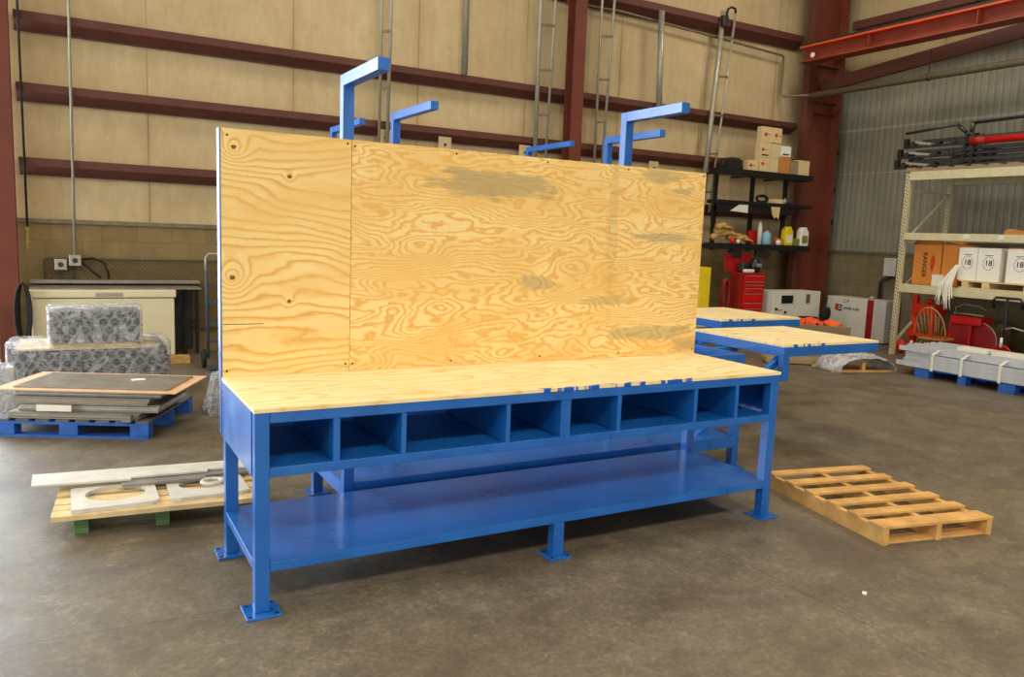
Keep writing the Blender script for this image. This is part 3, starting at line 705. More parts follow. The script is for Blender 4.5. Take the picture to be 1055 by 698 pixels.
# wire mesh panel
t = thing('mesh_panel', 'dark diamond wire mesh panel fixed to block wall behind freezer', 'mesh panel', (.8, 10.9, 0)); off = t.location
m = MB(); x0, x1, z0, z1 = -.2, 1.9, .3, 1.18; s = .055; n_ = int((x1-x0)/s)
def clipseg(xa, dz):
    # diagonal from (xa,z0) going up with slope dz
    xb = xa+(z1-z0)/dz*1.; a = (xa, z0); b = (xb, z1)
    pts = []
    def at(x): return z0+(x-xa)*dz
    lo, hi = max(min(xa, xb), x0), min(max(xa, xb), x1)
    if hi-lo > .01: m.bar((lo, 10.9, at(lo)), (hi, 10.9, at(hi)), .004, .004)
k = x0-(z1-z0)
while k < x1+(z1-z0): clipseg(k, 1.); clipseg(k, -1.) if False else None; k += s
k = x0
while k < x1+(z1-z0):
    lo, hi = max(k-(z1-z0), x0), min(k, x1)
    if hi-lo > .01: m.bar((lo, 10.905, z0+(k-lo)), (hi, 10.905, z0+(k-hi)), .004, .004)
    k += s
m.build('wire_mesh', 'mesh_dark', t, off=off)
m = MB()
m.box((x0, 10.89, z0), (x1, 10.91, z0+.02)).box((x0, 10.89, z1-.01), (x1, 10.91, z1+.01)).box((x0-.02, 10.89, z0), (x0, 10.91, z1)).box((x1, 10.89, z0), (x1+.02, 10.91, z1)); m.build('frame', 'mesh_dark', t, off=off)
# hoses at far left
m = MB()
for k in range(5):
    w_ = .05+.012*k; m.tube([(-.41+w_*math.cos(a*PI/8)*.8, 10.24-.03*k, .62+.33*math.sin(a*PI/8)) for a in range(16)], .013, 6, True)
tag(m.build('hose_coil', 'rubber', smooth=True), 'long black hose coil hanging between left column and freezer', 'hose')
m = MB(); m.tube([(-.72+.0*a, 9.6+.2*math.cos(a*PI/12), .3+.25*math.sin(a*PI/12)) for a in range(24)], .07, 10, True)
tag(m.build('tyre', 'rubber', smooth=True, loc=(0, 0, 0)), 'black tyre at the left edge in front of the column', 'tyre')
# hand truck behind panel edge at left
t = thing('hand_truck', 'blue hand truck standing against back wall beside the plywood panel', 'hand truck', (1.5, 9.6, 0)); off = t.location
for x in (1.42, 1.72): MB().tube([(x, 9.62, .12), (x, 9.72, 1.05), (x, 9.74, 1.12)], .016, 8).build('rail', 'slate', t, off=off, smooth=True)
MB().tube([(1.42, 9.74, 1.1), (1.42, 9.76, 1.27), (1.45, 9.76, 1.32), (1.69, 9.76, 1.32), (1.72, 9.76, 1.27), (1.72, 9.74, 1.1)], .014, 8).build('handle', 'galv', t, off=off, smooth=True)
for z in (.3, .5, .75, .95): MB().box((1.42, 9.62+z*.1, z), (1.72, 9.64+z*.1, z+.03)).build('crossbar', 'slate', t, off=off)
MB().box((1.4, 9.4, .02), (1.74, 9.62, .032)).build('toe_plate', 'slate', t, off=off)
for x in (1.38, 1.76): MB().lathe([(.03, -.02), (.1, -.02), (.11, 0), (.1, .02), (.03, .02)], (x, 9.7, .11), 20, 'x').build('wheel', 'rubber', t, off=off, smooth=True)

# ------------------------------------------------------------------ black wall shelves (right of the panel)
SX0, SX1, SY0, SY1 = 9.62, 11.66, 10.12, 10.42
t = thing('wall_shelf_unit', 'black three-tier steel shelf unit on back wall left of corner column', 'shelf', (10.5, 10.9, 0)); off = t.location
for z, th, sx in ((2.93, .1, 11.86), (2.4, .06, 11.9), (1.67, .1, 11.94)):
    MB().box((SX0, SY0, z-th), (sx, SY1, z)).build('shelf', 'black', t, off=off, bevel=.003)
for x in (9.8, 10.67, 11.5):
    MB().box((x, 10.42, 1.55), (x+.06, 10.48, 2.95)).build('upright', 'black', t, off=off)
    for zz in (1.6, 2.85): MB().box((x+.015, 10.48, zz), (x+.045, 10.99, zz+.03)).build('wall_standoff', 'black', t, off=off)
    MB().bar((x+.03, 10.44, 2.12), (x+.03, SY0+.15, 2.34), .03, .03).build('bracket', 'black', t, off=off)
MB().box((SX0, SY0+.02, 2.2), (SX1-.2, SY0+.04, 2.34)).build('hanging_board', 'black', t, off=off)
def carton(x0, x1, z0, z1, mt, lab, y0=10.16, dep=.12, mark=None, group=None, marks=(), stripes=True):
    t = thing('carton', lab, 'box', ((x0+x1)/2, y0, z0), 0, group); w2, h = (x1-x0)/2, z1-z0
    MB().box((-w2, 0, .001), (w2, dep, h)).build('box_body', mt, t, bevel=.004)
    MB().box((-w2*.98, -.0012, h*.0+.01), (-w2*.98+.001, 0, h-.01)).build('edge_seam', 'card', t)
    for (kind, cx, cz, s) in marks:
        if kind == 'dot':
            MB().lathe([(s, -.0015), (s, 0)], (cx, 0, h*cz), 16, 'y').build('logo', 'ink_red', t)
            MB().box((cx+s*1.3, -.0015, h*cz-s*.2), (cx+s*3.6, 0, h*cz+s*.2)).build('print_line', 'ink_red', t)
        if kind == 'bar': MB().box((cx-s, -.0015, h*cz-.012), (cx+s, 0, h*cz+.012)).build('print_line', 'ink', t)
    return t
zt = 2.931
carton(10.260, 10.500, zt, zt+.17, 'tan_box', 'low pale carton on top shelf right of the black case', marks=[('dot', -.05, .5, .03)])
carton(10.520, 10.760, zt, zt+.24, 'tan_box', 'bottom left pale carton with red print in the shelf stack', marks=[('dot', -.04, .55, .03)])
carton(10.765, 10.990, zt, zt+.24, 'tan_box', 'bottom right pale carton of the stack, beside the orange box')
carton(10.520, 10.770, zt+.242, zt+.5, 'tan_box', 'middle left pale carton with red print in the shelf stack', marks=[('dot', -.06, .5, .03), ('bar', 0, .15, .08)])
carton(10.775, 11.000, zt+.242, zt+.49, 'tan_box', 'middle right pale carton of the stack, below the topmost')
carton(10.540, 11.020, zt+.502, zt+.76, 'tan_box', 'topmost pale carton with two red prints on the shelf stack', marks=[('dot', -.15, .5, .035), ('dot', .1, .5, .035)])
carton(11.010, 11.280, zt, zt+.29, 'card', 'orange-brown carton on top shelf below the small white box')
carton(11.020, 11.280, zt+.292, zt+.47, 'whitebox', 'small white box on top of the orange-brown carton', marks=[('bar', 0, .2, .08)])
carton(11.300, 11.490, zt, zt+.24, 'card3', 'dull tan carton next to the orange-brown one on top shelf')
carton(11.495, 11.780, zt, zt+.26, 'tan_box', 'rightmost tan carton on top shelf against the column')
t = thing('tool_case', 'black sloping plastic case on left end of top shelf', 'case', (10.0, 10.2, zt))
MB().prism([(-.17, 0), (.15, 0), (.13, .17), (.1, .19), (-.08, .19), (-.11, .17)], 0, .24, 'xz').build('case_body', 'rubber', t, bevel=.01)
MB().box((-.06, -.012, .14), (.1, -.001, .17)).build('handle', 'dark', t, bevel=.003)
tag(MB().lathe([(.03, 0), (.035, .08), (.02, .1), (.025, .12)], (9.72, 10.2, zt)).build('grease_gun_cap', 'black', smooth=True), 'tiny black cylinder at the far left of the top shelf', 'cylinder')
# middle shelf clutter
zm = 2.401
m = MB(); m.tube([(10.8+.13*math.cos(a*PI/10), 10.3, zm+.07+.055*math.sin(a*PI/10)) for a in range(20)], .025, 8, True)
tag(m.build('cable_coil', 'rubber', smooth=True), 'dark coil of cable on the middle shelf', 'cable')
tag(MB().box((10.95, 10.16, zm), (11.2, 10.4, zm+.075)).build('small_box', 'tan_box', bevel=.006), 'small pale box on middle shelf beside the cable coil', 'box')
for k, (x, r_) in enumerate(((11.32, .035), (11.42, .045))):
    tag(MB().lathe([(r_, 0), (r_, .07), (r_*.4, .09), (r_*.4, .11)], (x, 10.25, zm)).build('small_can', 'dark' if k else 'galv', smooth=True), 'small %s can on the middle shelf right of the pale box' % ('dark' if k else 'silvery'), 'can')
tag(MB().prism([(9.9, 2.22), (10.3, 2.2), (10.3, 2.335), (10.1, 2.335)], SY0, SY0+.015, 'xz').build('pale_rag', 'label'), 'pale triangular rag hanging below the middle shelf at left', 'rag')
tag(MB().prism([(10.86, 2.335), (11.08, 2.335), (11.06, 2.12), (11.0, 2.17), (10.96, 2.13), (10.9, 2.2)], SY0, SY0+.012, 'xz').build('pale_rag', 'tan_box'), 'pale cloth hanging below the pale box on middle shelf', 'rag')
# lower shelf clutter
zl = 1.671
m = MB()
def glove(x, y, z, a, l):
    ca, sa = math.cos(a), math.sin(a)
    def P(u, v, h): return (x+u*ca-v*sa*.3, y+v*.6, z+h+u*sa)
    m.tube([P(0, 0, 0), P(l*.3, 0, .02), P(l*.55, 0, .03), P(l*.8, 0, .01)], [.055, .05, .06, .045], 10)
    for q in (-1.5, -.5, .5, 1.5): m.tube([P(l*.75, q*.035, .01), P(l*.95, q*.045, .0), P(l*1.12, q*.05, -.03)], [.02, .02, .013], 7)
    m.tube([P(l*.5, -.06, .01), P(l*.66, -.11, 0), P(l*.8, -.12, -.01)], [.022, .02, .013], 7)
glove(9.72, 10.27, zl+.2, -.1, .42); glove(9.68, 10.3, zl+.09, .25, .4); glove(9.98, 10.28, zl+.22, -.5, .44); glove(10.05, 10.3, zl+.1, .02, .42); glove(9.7, 10.22, zl+.27, .0, .3); glove(10.25, 10.28, zl+.09, -.1, .32)
tag(m.build('glove_pile', 'shop_cloth', smooth=True), 'heap of tan leather gloves slumped across the lower shelf', 'gloves', kind='stuff')
def jug(x, mt, cap, lab, h=.3, w_=.16, lbl=None):
    t = thing('jug', lab, 'jug', (x, 10.24, zl))
    MB().prism([(-w_/2, 0), (w_/2, 0), (w_/2, h*.72), (w_*.28, h*.9), (w_*.2, h), (-w_*.15, h), (-w_/2, h*.8)], -.06, .06, 'xz').build('jug_body', mt, t, bevel=.012)
    MB().lathe([(.025, 0), (.025, .03)], (w_*.03, 0, h), 12).build('cap', cap, t)
    if lbl: MB().box((-w_*.35, -.062, h*.15), (w_*.35, -.0605, h*.55)).build('label_patch', lbl, t)
jug(11.44, 'yellow', 'rubber', 'yellow plastic jug on the lower shelf', .34, .19, 'whitebox')
jug(11.84, 'whitebox', 'ink', 'white plastic jug at right end of lower shelf', .34, .2, 'greenlabel')
tag(MB().box((11.55, 10.2, zl), (11.73, 10.36, zl+.13)).build('small_box', 'greenlabel', bevel=.008), 'olive-yellow box between the two jugs', 'box')
tag(MB().lathe([(.075, 0), (.08, .02), (.08, .2), (.03, .23), (.03, .25)], (10.9, 10.22, zl)).build('spray_can', 'lightblue', smooth=True), 'light blue round container on the lower shelf', 'can')
tag(MB().lathe([(.04, 0), (.04, .3), (.012, .4)], (10.78, 10.27, zl)).build('funnel_bottle', 'label', smooth=True), 'pale pointed bottle standing behind the red items', 'bottle')
for x, r_, mt, nm in ((10.02, .05, 'red', 'red'), (10.15, .035, 'label', 'white'), (11.13, .045, 'label', 'off-white')):
    tag(MB().lathe([(r_*.6, 0), (r_, r_*.6), (r_, r_*1.4), (r_*.5, r_*2)], (x, 10.15, zl)).build('small_jar', mt, smooth=True), '%s small round jar at the lower shelf front edge' % nm, 'jar')
tag(MB().rbox((10.76, 10.375, zl+.12), (.3, .05, .23)).build('red_carton', 'red', bevel=.01), 'red carton leaning behind the pointed bottle on lower shelf', 'box')
tag(MB().rbox((11.03, 10.375, zl+.12), (.22, .05, .23)).build('red_carton', 'orange_red', bevel=.01), 'orange-red carton behind the light blue container', 'box')
tag(MB().rbox((11.24, 10.26, zl+.06), (.14, .1, .12)).build('small_box', 'card', bevel=.006), 'small orange-brown box left of the yellow jug', 'box')
# items hung below lower shelf
for x, w_ in ((10.15, .22), (10.8, .3)):
    tag(MB().rbox((x, SY0+.08, 1.5), (w_, .1, .12), (0, .1, 0)).build('hanging_bin', 'dark', bevel=.01), 'dark bin slung under the lower shelf, %s one' % ('left' if x < 10.3 else 'right'), 'bin')

# ------------------------------------------------------------------ red tool chest
t = thing('tool_chest', 'red rolling tool chest with open lid under the black shelves', 'tool chest', (10.4, 9.95, 0)); off = t.location
MB().box((10.03, 9.9, .1), (10.6, 10.15, 1.18)).build('cabinet_body', 'red_dark', t, off=off, bevel=.006)
MB().rbox((10.22, 10.18, 1.34), (.66, .03, .32), (-.12, 0, 0)).build('lid', 'red_dark', t, off=off, bevel=.004)
z = 1.14
for h in (.1, .06, .06, .09, .16, .1, .1, .16):
    d = MB().box((10.1, 9.885, z-h+.01), (10.58, 9.899, z)).build('drawer', 'red', t, off=off, bevel=.003)
    MB().box((10.13, 9.876, z-.015), (10.55, 9.885, z-.007)).build('drawer_pull', 'galv', d, off=(0, 0, 0)) ; z -= h
for x in (10.08, 10.54):
    for y in (9.96, 10.1): MB().lathe([(.02, -.015), (.05, -.015), (.05, .015), (.02, .015)], (x, y, .05), 16, 'x').build('caster', 'rubber', t, off=off)
for o in list(t.children):
    for c in o.children: c.parent = o; c.location = (-t.location[0], -t.location[1], 0)
tag(MB().rbox((10.24, 10.06, 1.27), (.2, .12, .17), (0, 0, .3)).build('grey_tool', 'dark', bevel=.03), 'grey power tool lying on top of the red tool chest', 'tool')
tag(MB().rbox((10.24, 9.94, 1.211), (.22, .08, .06)).build('rag_bundle', 'label', bevel=.02), 'pale rag in front of the grey tool on tool chest', 'rag')
t = thing('welding_helmet', 'black glossy round helmet on right of red tool chest', 'helmet', (10.47, 10.03, 1.181))
MB().lathe([(.07, 0), (.1, .05), (.11, .13), (.09, .2), (.04, .25), (.01, .26)], seg=20).build('shell', 'glassdark', t, smooth=True)
MB().box((-.05, -.118, .1), (.05, -.1, .16)).build('visor', 'galv', t, bevel=.006)
tag(MB().box((8.93, 9.7, 0), (9.16, 9.95, 1.27)).build('yellow_cabinet', 'yellow', bevel=.01), 'narrow yellow cabinet just visible past the plywood panel edge', 'cabinet')
m = MB()
for k in range(4): m.tube([(9.72+.07*math.cos(a*PI/9), 9.9+.02*k, .75+.32*math.sin(a*PI/9)) for a in range(18)], .013, 6, True)
tag(m.build('hose_coil', 'red_dark', smooth=True), 'coiled dark hoses hanging between yellow cabinet and red tool chest', 'hose')

# ------------------------------------------------------------------ white machine cabinet by column
t = thing('machine_cabinet', 'white control cabinet with dark display in front of corner column', 'cabinet', (11.4, 9.85, 0)); off = t.location
MB().box((10.74, 9.8, 0), (11.94, 10.25, .87)).build('cabinet_body', 'white', t, off=off, bevel=.01)
MB().box((10.94, 9.785, .66), (11.22, 9.799, .8)).build('display', 'glassdark', t, off=off)
MB().box((11.56, 9.785, .66), (11.65, 9.799, .82)).build('vent', 'galv_dark', t, off=off)
for x, z in ((10.82, .56), (11.05, .5)): MB().lathe([(.025, -.02), (.025, 0)], (x, 9.8, z), 12, 'y').build('knob', 'ink', t, off=off)
MB().box((10.86, 9.797, .53), (10.98, 9.799, .55)).build('brand_line', 'card', t, off=off)
MB().box((11.27, 9.797, .02), (11.278, 9.799, .85)).build('door_seam', 'cabgrey', t, off=off)
tag(MB().box((11.3, 9.5, .34), (11.56, 9.72, .44)).build('black_case', 'rubber', bevel=.01), 'black case behind the orange material by the white cabinet', 'case')
tag(MB().box((11.25, 9.45, 0), (11.6, 9.75, .3395)).build('crate', 'card3', bevel=.01), 'brown crate standing under the black case', 'box')
t = thing('pedestal_motor', 'small dark machine standing between the white cabinet and the column', 'machine', (11.74, 9.5, 0)); t.scale = (.55, .6, 1.1)
MB().box((-.12, -.1, 0), (.12, .1, .36)).build('base', 'dark', t, bevel=.01)
MB().lathe([(.05, -.14), (.1, -.12), (.1, .12), (.05, .14)], (0, 0, .46), 16, 'x').build('motor', 'rubber', t)
MB().tube([(0, 0, .55), (.02, 0, .66), (-.03, 0, .7)], .018, 8).build('lever', 'dark', t)

# brown box with orange foam on floor
t = thing('cardboard_box', 'open grey-brown cardboard box holding orange material behind wing tables', 'box', (9.85, 8.2, 0), -.75)
MB().box((-.5, -.3, 0), (.5, .3, .5)).build('box_body', 'card3', t, bevel=.004)
MB().rbox((0, -.33, .46), (1., .01, .14), (.4, 0, 0)).build('flap', 'card3', t)
m = MB()
for k in range(14):
    m.rbox((random.uniform(-.42, .42), random.uniform(-.22, .22), .52+random.uniform(-.01, .03)), (.16, .14, .06), (random.uniform(-.5, .5), random.uniform(-.5, .5), random.uniform(0, 3)))
o = tag(m.build('orange_scraps', 'orangecloth', loc=(9.85, 8.2, 0), bevel=.01, rot=(0, 0, -.75)), 'crumpled orange scraps filling the grey-brown box', 'scraps', kind='stuff')

# ------------------------------------------------------------------ white cabinet with logo on right wall
t = thing('logo_cabinet', 'long white cabinet with red stripe and black logo beneath right wall', 'cabinet', (12.5, 9.7, 0)); off = t.location.copy(); t.location.y -= .14
MB().box((12.5, 9.22, .02), (12.9, 10.24, .77)).build('cabinet_body', 'white', t, off=off, bevel=.01)
MB().box((12.492, 9.24, .03), (12.499, 9.37, .765)).build('red_stripe', 'red_dark', t, off=off)
MB().box((12.5, 9.0, .02), (12.9, 9.215, .77)).build('side_cabinet', 'cabgrey', t, off=off, bevel=.01)
MB().box((12.493, 9.98, .52), (12.4995, 10.05, .64)).build('logo_mark', 'ink_red', t, off=off)
b = MB().box((12.493, 9.9, .51), (12.4995, 9.98, .63)).build('logo_mark', 'ink', t, off=off)
ROT = (PI/2, 0, -PI/2)
text('logo_letter', 'D', 'label', t, Vector((12.491, 9.94, .57))-off, ROT, .1)
text('logo_text', 'HYPER SURF', 'ink', t, Vector((12.497, 9.7, .565))-off, ROT, .07, xs=.9)
text('red_marking', 'C:P', 'ink_red', t, Vector((12.497, 9.82, .7))-off, ROT, .09)
tag(MB().lathe([(.05, 0), (.06, .02), (.05, .05)], (12.7, 9.3, .771)).build('metal_cup', 'galv', smooth=True), 'small shiny cap on top of the white logo cabinet', 'cap')
t = thing('electrical_box', 'grey rectangular electrical box on right wall above the logo cabinet', 'electrical box', (12.93, 9.18, 1.36))
MB().box((-.14, -.22, -.16), (0, .02, .16)).build('case', 'cabgrey', t, bevel=.008)
MB().tube([(-.08, -.12, -.16), (-.08, .05, -.24), (-.08, .09, -.3), (-.08, .09, -.58)], .03, 8).build('conduit_elbow', 'dark', t, smooth=True)

# wrapped package on the floor
t = thing('wooden_skid', 'low pine skid under the cloudy plastic package on the floor', 'skid', (9.0, 7.1, 0), -.3)
MB().box((0, -.03, 0), (.95, .03, .03)).build('board', 'pine', t)
MB().box((.45, -.02, .03), (.5, .02, .14)).build('post', 'pine', t)
MB().box((0, .4, 0), (.95, .46, .03)).build('board', 'pine', t)
def dome(name, label, c, hx, hy, h, mat, rz, arch=True, amp=.02, seed=1):
    rnd = random.Random(seed); bm = bmesh.new(); N, K = 26, 10; V = []
    for i in range(N+1):
        a = PI*i/N; row = []
        for k in range(K+1):
            y = -hy+2*hy*k/K; w = 1-.15*abs(2*k/K-1)
            row.append(bm.verts.new((-hx*math.cos(a)*w+rnd.uniform(-amp, amp)*.4, y, max(.004, h*abs(math.sin(a))**.7*w+rnd.uniform(-amp, amp)*.5))))
        V.append(row)
    for i in range(N):
        for k in range(K): bm.faces.new((V[i][k], V[i+1][k], V[i+1][k+1], V[i][k+1]))
    m = MB(); m.bm.free(); m.bm = bm; o = m.build(name, mat, smooth=True, loc=c, rot=(0, 0, rz))
    s = o.modifiers.new('thick', 'SOLIDIFY'); s.thickness = .006
    return tag(o, label, 'plastic wrap')
dome('plastic_cover', 'cloudy plastic sheet arched over the pine skid on the floor', (9.5, 7.12, .0), .5, .3, .25, 'wrap2', -.3)
tag(MB().rbox((9.12, 7.82, .05), (.9, .3, .08), (0, 0, -.6)).build('flat_carton', 'card3', bevel=.01), 'flattened brown carton on the floor behind the plastic sheet', 'cardboard')

# ------------------------------------------------------------------ pallet rack
RX, RXB, RY1, RY0 = 11.6, 12.7, 8.04, 4.0
t = thing('pallet_rack', 'cream steel pallet rack with three beam levels along right wall', 'rack', (12.1, 6.2, 0)); off = t.location
def upright(x, y, s=1):
    o = MB().box((x-.035, y-.035, 0), (x+.035, y+.035, 2.86)).build('upright', 'rack', t, off=off)
    m = MB(); z = .1
    while z < 2.8: m.box((x-.036, y-.02, z), (x-.0351, y-.006, z+.025)); m.box((x-.036, y+.008, z+.02), (x-.0351, y+.022, z+.045)); z += .055
    m.build('slot_holes', 'ink', o, off=off); return o
for y in (RY1, RY0):
    upright(RX, y); upright(RXB, y)
    for a, b in ((.2, 1.0), (1.0, 1.8), (1.8, 2.6)):
        MB().bar((RX+.03, y, a), (RXB-.03, y, b), .03, .03).build('lacing', 'rack', t, off=off)
        MB().bar((RX+.03, y, b), (RXB-.03, y, b), .03, .03).build('lacing', 'rack', t, off=off)
for z, h in ((2.82, .13), (1.89, .11), (1.08, .13)):
    MB().box((RX-.045, RY0+.04, z-h/2), (RX+.005, RY1-.036, z+h/2)).build('beam', 'rack', t, off=off, bevel=.003)
    MB().box((RXB-.0, RY0+.04, z-h/2), (RXB+.045, RY1-.036, z+h/2)).build('beam', 'rack', t, off=off)
    if z != 2.82 or True:
        m = MB(); y = RY0+.15
        while y < RY1-.1: m.box((RX+.006, y-.006, z+h/2-.02), (RXB-.001, y+.006, z+h/2-.008)); y += .16
        m.build('deck_bars', 'galv_dark', t, off=off)
# level 2 things
def rack_label(y, z, w_=.09):
    tag(MB().box((RX-.049, y-w_/2, z-.03), (RX-.0455, y+w_/2, z+.03)).build('beam_sticker', 'label'), 'small pale sticker on the middle rack beam, %s one' % ('left' if y > 6.8 else 'right'), 'sticker')
rack_label(7.0, 1.9); rack_label(6.5, 1.9)
t = thing('wooden_pallet', 'short dark pallet end on middle rack beam near picture edge', 'pallet', (11.7, 5.2, 1.945))
for x in (0, .4, .8): MB().box((x, 0, 0), (x+.06, 1.35, .06)).build('stringer', 'card', t)
for y in (0, .4, .8, 1.2): MB().box((0, y, .061), (.86, y+.12, .078)).build('deck_board', 'pine', t)
tag(MB().box((11.75, 5.25, 2.0245), (12.4, 6.3, 2.5)).build('carton', 'card', bevel=.006), 'brown carton on the middle rack level at right edge', 'box')
# tall orange cartons (lower level), boxes facing -X
ZR = 1.1465
t = thing('carton', 'large orange-brown carton with sideways printed word at rack left', 'box', (11.66, 7.68, ZR)); off = t.location
MB().box((0, -.26, 0), (.6, .19, .62)).build('box_body', 'card2', t, bevel=.006)
MB().rbox((.1, .1, .69), (.4, .01, .2), (.9, 0, 0)).build('flap', 'card3', t)
MB().rbox((.03, -.04, .66), (.01, .42, .14), (0, -.6, 0)).build('flap', 'card', t)
text('printed_word', 'RANGER', 'ink', t, (-.001, -.0, .31), (PI/2, PI/2, -PI/2), .1)
m = MB(); m.prism([(-.14, .2), (-.1, .26), (-.1, .42), (-.14, .48), (-.17, .4), (-.16, .3)], -.0015, .0, 'yz'); m.build('printed_logo', 'ink_red', t)
t = thing('carton', 'narrow orange-brown carton between printed carton and white boxes', 'box', (11.66, 7.24, ZR))
MB().box((0, -.11, 0), (.5, .16, .63)).build('box_body', 'card2', t, bevel=.006)
MB().box((-.001, -.108, .36), (-.0005, .155, .365)).build('tape_line', 'card', t)
tag(MB().box((11.6, 7.33, ZR), (11.655, 7.5, ZR+.17)).build('paper_label', 'label', bevel=.002), 'white paper carton label at foot of the orange-brown cartons', 'label')
tag(MB().rbox((11.8, 7.26, ZR+.675), (.24, .2, .06), (.2, 0, .3)).build('small_carton', 'card', bevel=.01), 'small torn brown carton on top of the narrow carton', 'box')
# pallet with white cartons
t = thing('wooden_pallet', 'pale pallet on lower rack beam carrying the white cartons', 'pallet', (11.56, 5.4, ZR))
for y in (.05, .62, 1.2, 1.5): MB().box((.0, y, 0.02), (1.0, y+.1, .1)).build('block', 'palewood', t)
for x in (0, .3, .6, .9): MB().box((x, 0, .101), (x+.1, 1.65, .12)).build('deck_board', 'palewood', t)
for x in (0, .9): MB().box((x, 0, 0), (x+.1, 1.65, .019)).build('bottom_board', 'palewood', t)
zc = ZR+.1205
for k, (y0, y1, lab) in enumerate(((6.83, 7.11, 'first'), (6.5, 6.825, 'second'), (6.05, 6.41, 'third'))):
    pos = ('leftmost white carton marked 18, beside the narrow brown carton', 'middle white carton marked 18 on the rack pallet', 'rightmost white carton marked 18 with brown top on rack pallet')[k]
    t = thing('white_carton', pos, 'box', (11.6, (y0+y1)/2, zc)); hw = (y1-y0)/2-.002
    MB().box((0, -hw, 0), (.45, hw, .48)).build('box_body', 'whitebox', t, bevel=.004)
    text('printed_number', '18', 'ink_blue', t, (-.001, 0, .26), ROT, .11)
    m = MB(); m.tube([(-.0, .075*math.cos(a*PI/12), .26+.095*math.sin(a*PI/12)) for a in range(24)], .003, 4, True); m.build('printed_ring', 'ink_blue', t)
    m = MB(); m.box((-.001, -.06, .37), (0, .06, .38)); m.build('print_line', 'ink_blue', t)
    if k == 2: MB().box((.0, -hw*.7, .4805), (.4, hw*.9, .495)).build('brown_top', 'card', t)
tag(MB().box((12.06, 6.05, zc), (12.5, 7.1, zc+.47)).build('white_carton', 'whitebox', bevel=.004), 'wide white carton in the row behind the numbered ones', 'box')
# hanging plastic strips
m = MB()
for k in range(16):
    y = 7.28-.012*k+random.uniform(-.02, .02); s_ = random.uniform(-.06, .06)
    m.tube([(11.5, 7.08-.003*k, zc+.22), (11.46, y-.0, 1.2), (11.45, y+s_*.5, 1.0), (11.46, y+s_, .8+random.uniform(0, .2))], [.004, .01, .008, .003], 5)
tag(m.build('plastic_strips', 'strap'), 'white plastic strips hanging from the rack pallet over the beam', 'plastic strips', kind='stuff')
# top level: wooden board and metal jacks
t = thing('wooden_pallet', 'long thin wooden deck lying on the top rack beams', 'pallet', (11.56, 4.6, 2.886))
for x in (0, .5, 1.): MB().box((x, 0, 0), (x+.1, 3.5, .04)).build('bearer', 'card3', t)
for k in range(14): MB().box((0, .255*k, .041), (1.1, .255*k+.16, .06)).build('deck_board', 'card3', t)
def jack(label, x, z, mt, y1=8.2, zz=.13, arm=True):
    t = thing('lifting_jack', label, 'metal frame', (x, 6.5, z))
    MB().box((-.03, -2., .0), (.03, y1-6.5, .035)).build('lower_tube', 'gunmetal', t, bevel=.003)
    MB().box((-.03, -2., .07), (.03, y1-6.5-.25, .115)).build('upper_tube', 'gunmetal', t, bevel=.003)
    MB().box((-.045, y1-6.5, .0), (.045, y1-6.5+.06, .15)).build('end_plate', 'black', t, bevel=.004)
    for y in (.95, 1.2, y1-6.5-.1): MB().lathe([(.02, -.05), (.045, -.05), (.045, .05), (.02, .05)], (0, y, .06), 12, 'x').build('pivot', 'dark', t)
    MB().bar((-.02, y1-6.5-.05, .1), (-.02, 1.3, .04), .025, .035).build('brace', 'galv', t)
    MB().bar((-.02, .95, .05), (-.02, .5, .1), .03, .04).build('brace', 'dark', t)
    for y in (.6, .72): MB().box((-.05, y, -.0), (.05, y+.05, .15)).build('clamp', 'black', t, bevel=.004)
    return t
z0 = 2.947
jack('bottom dark steel frame nearest the front of the top rack stack', 11.68, z0, 'gunmetal', 8.3)
jack('bottom dark steel frame at the back of the top rack stack', 12.2, z0, 'gunmetal', 8.36)
jack('middle dark steel frame at the front of the top rack stack', 11.7, z0+.16, 'gunmetal', 8.28)
jack('middle dark steel frame at the back of the top rack stack', 12.2, z0+.16, 'gunmetal', 8.42)
jack('upper dark steel frame at the front of the top rack stack', 11.72, z0+.32, 'gunmetal', 8.2)
t = thing('red_cylinder', 'bright red tube clamped across the top rack stack', 'tube', (11.6, 6.4, z0+.34))
MB().tube([(0, -1.5, 0), (0, .5, 0)], .05, 14).build('tube', 'red', t, smooth=True)
MB().tube([(0, .5, 0), (0, .72, 0)], .062, 14).build('collar', 'red_dark', t, smooth=True)
m = MB(); m.tube([(11.75, 8.28, z0+.56), (11.75, 7.42, z0+.63)], .022, 8); m.tube([(11.75, 7.42, z0+.6), (11.75, 7.3, z0+.5)], .03, 8)
tag(m.build('steel_bar', 'gunmetal', smooth=True), 'thin steel bar lying along left top of the rack stack', 'bar')
m = MB(); m.tube([(11.72, 7.2, z0+.62), (11.72, 4.8, z0+.68)], .024, 8); m.tube([(11.72, 7.18, z0+.62), (11.72, 7.2, z0+.48)], .03, 8)
tag(m.build('steel_bar', 'gunmetal', smooth=True), 'thin steel bar lying along right top of the rack stack', 'bar')

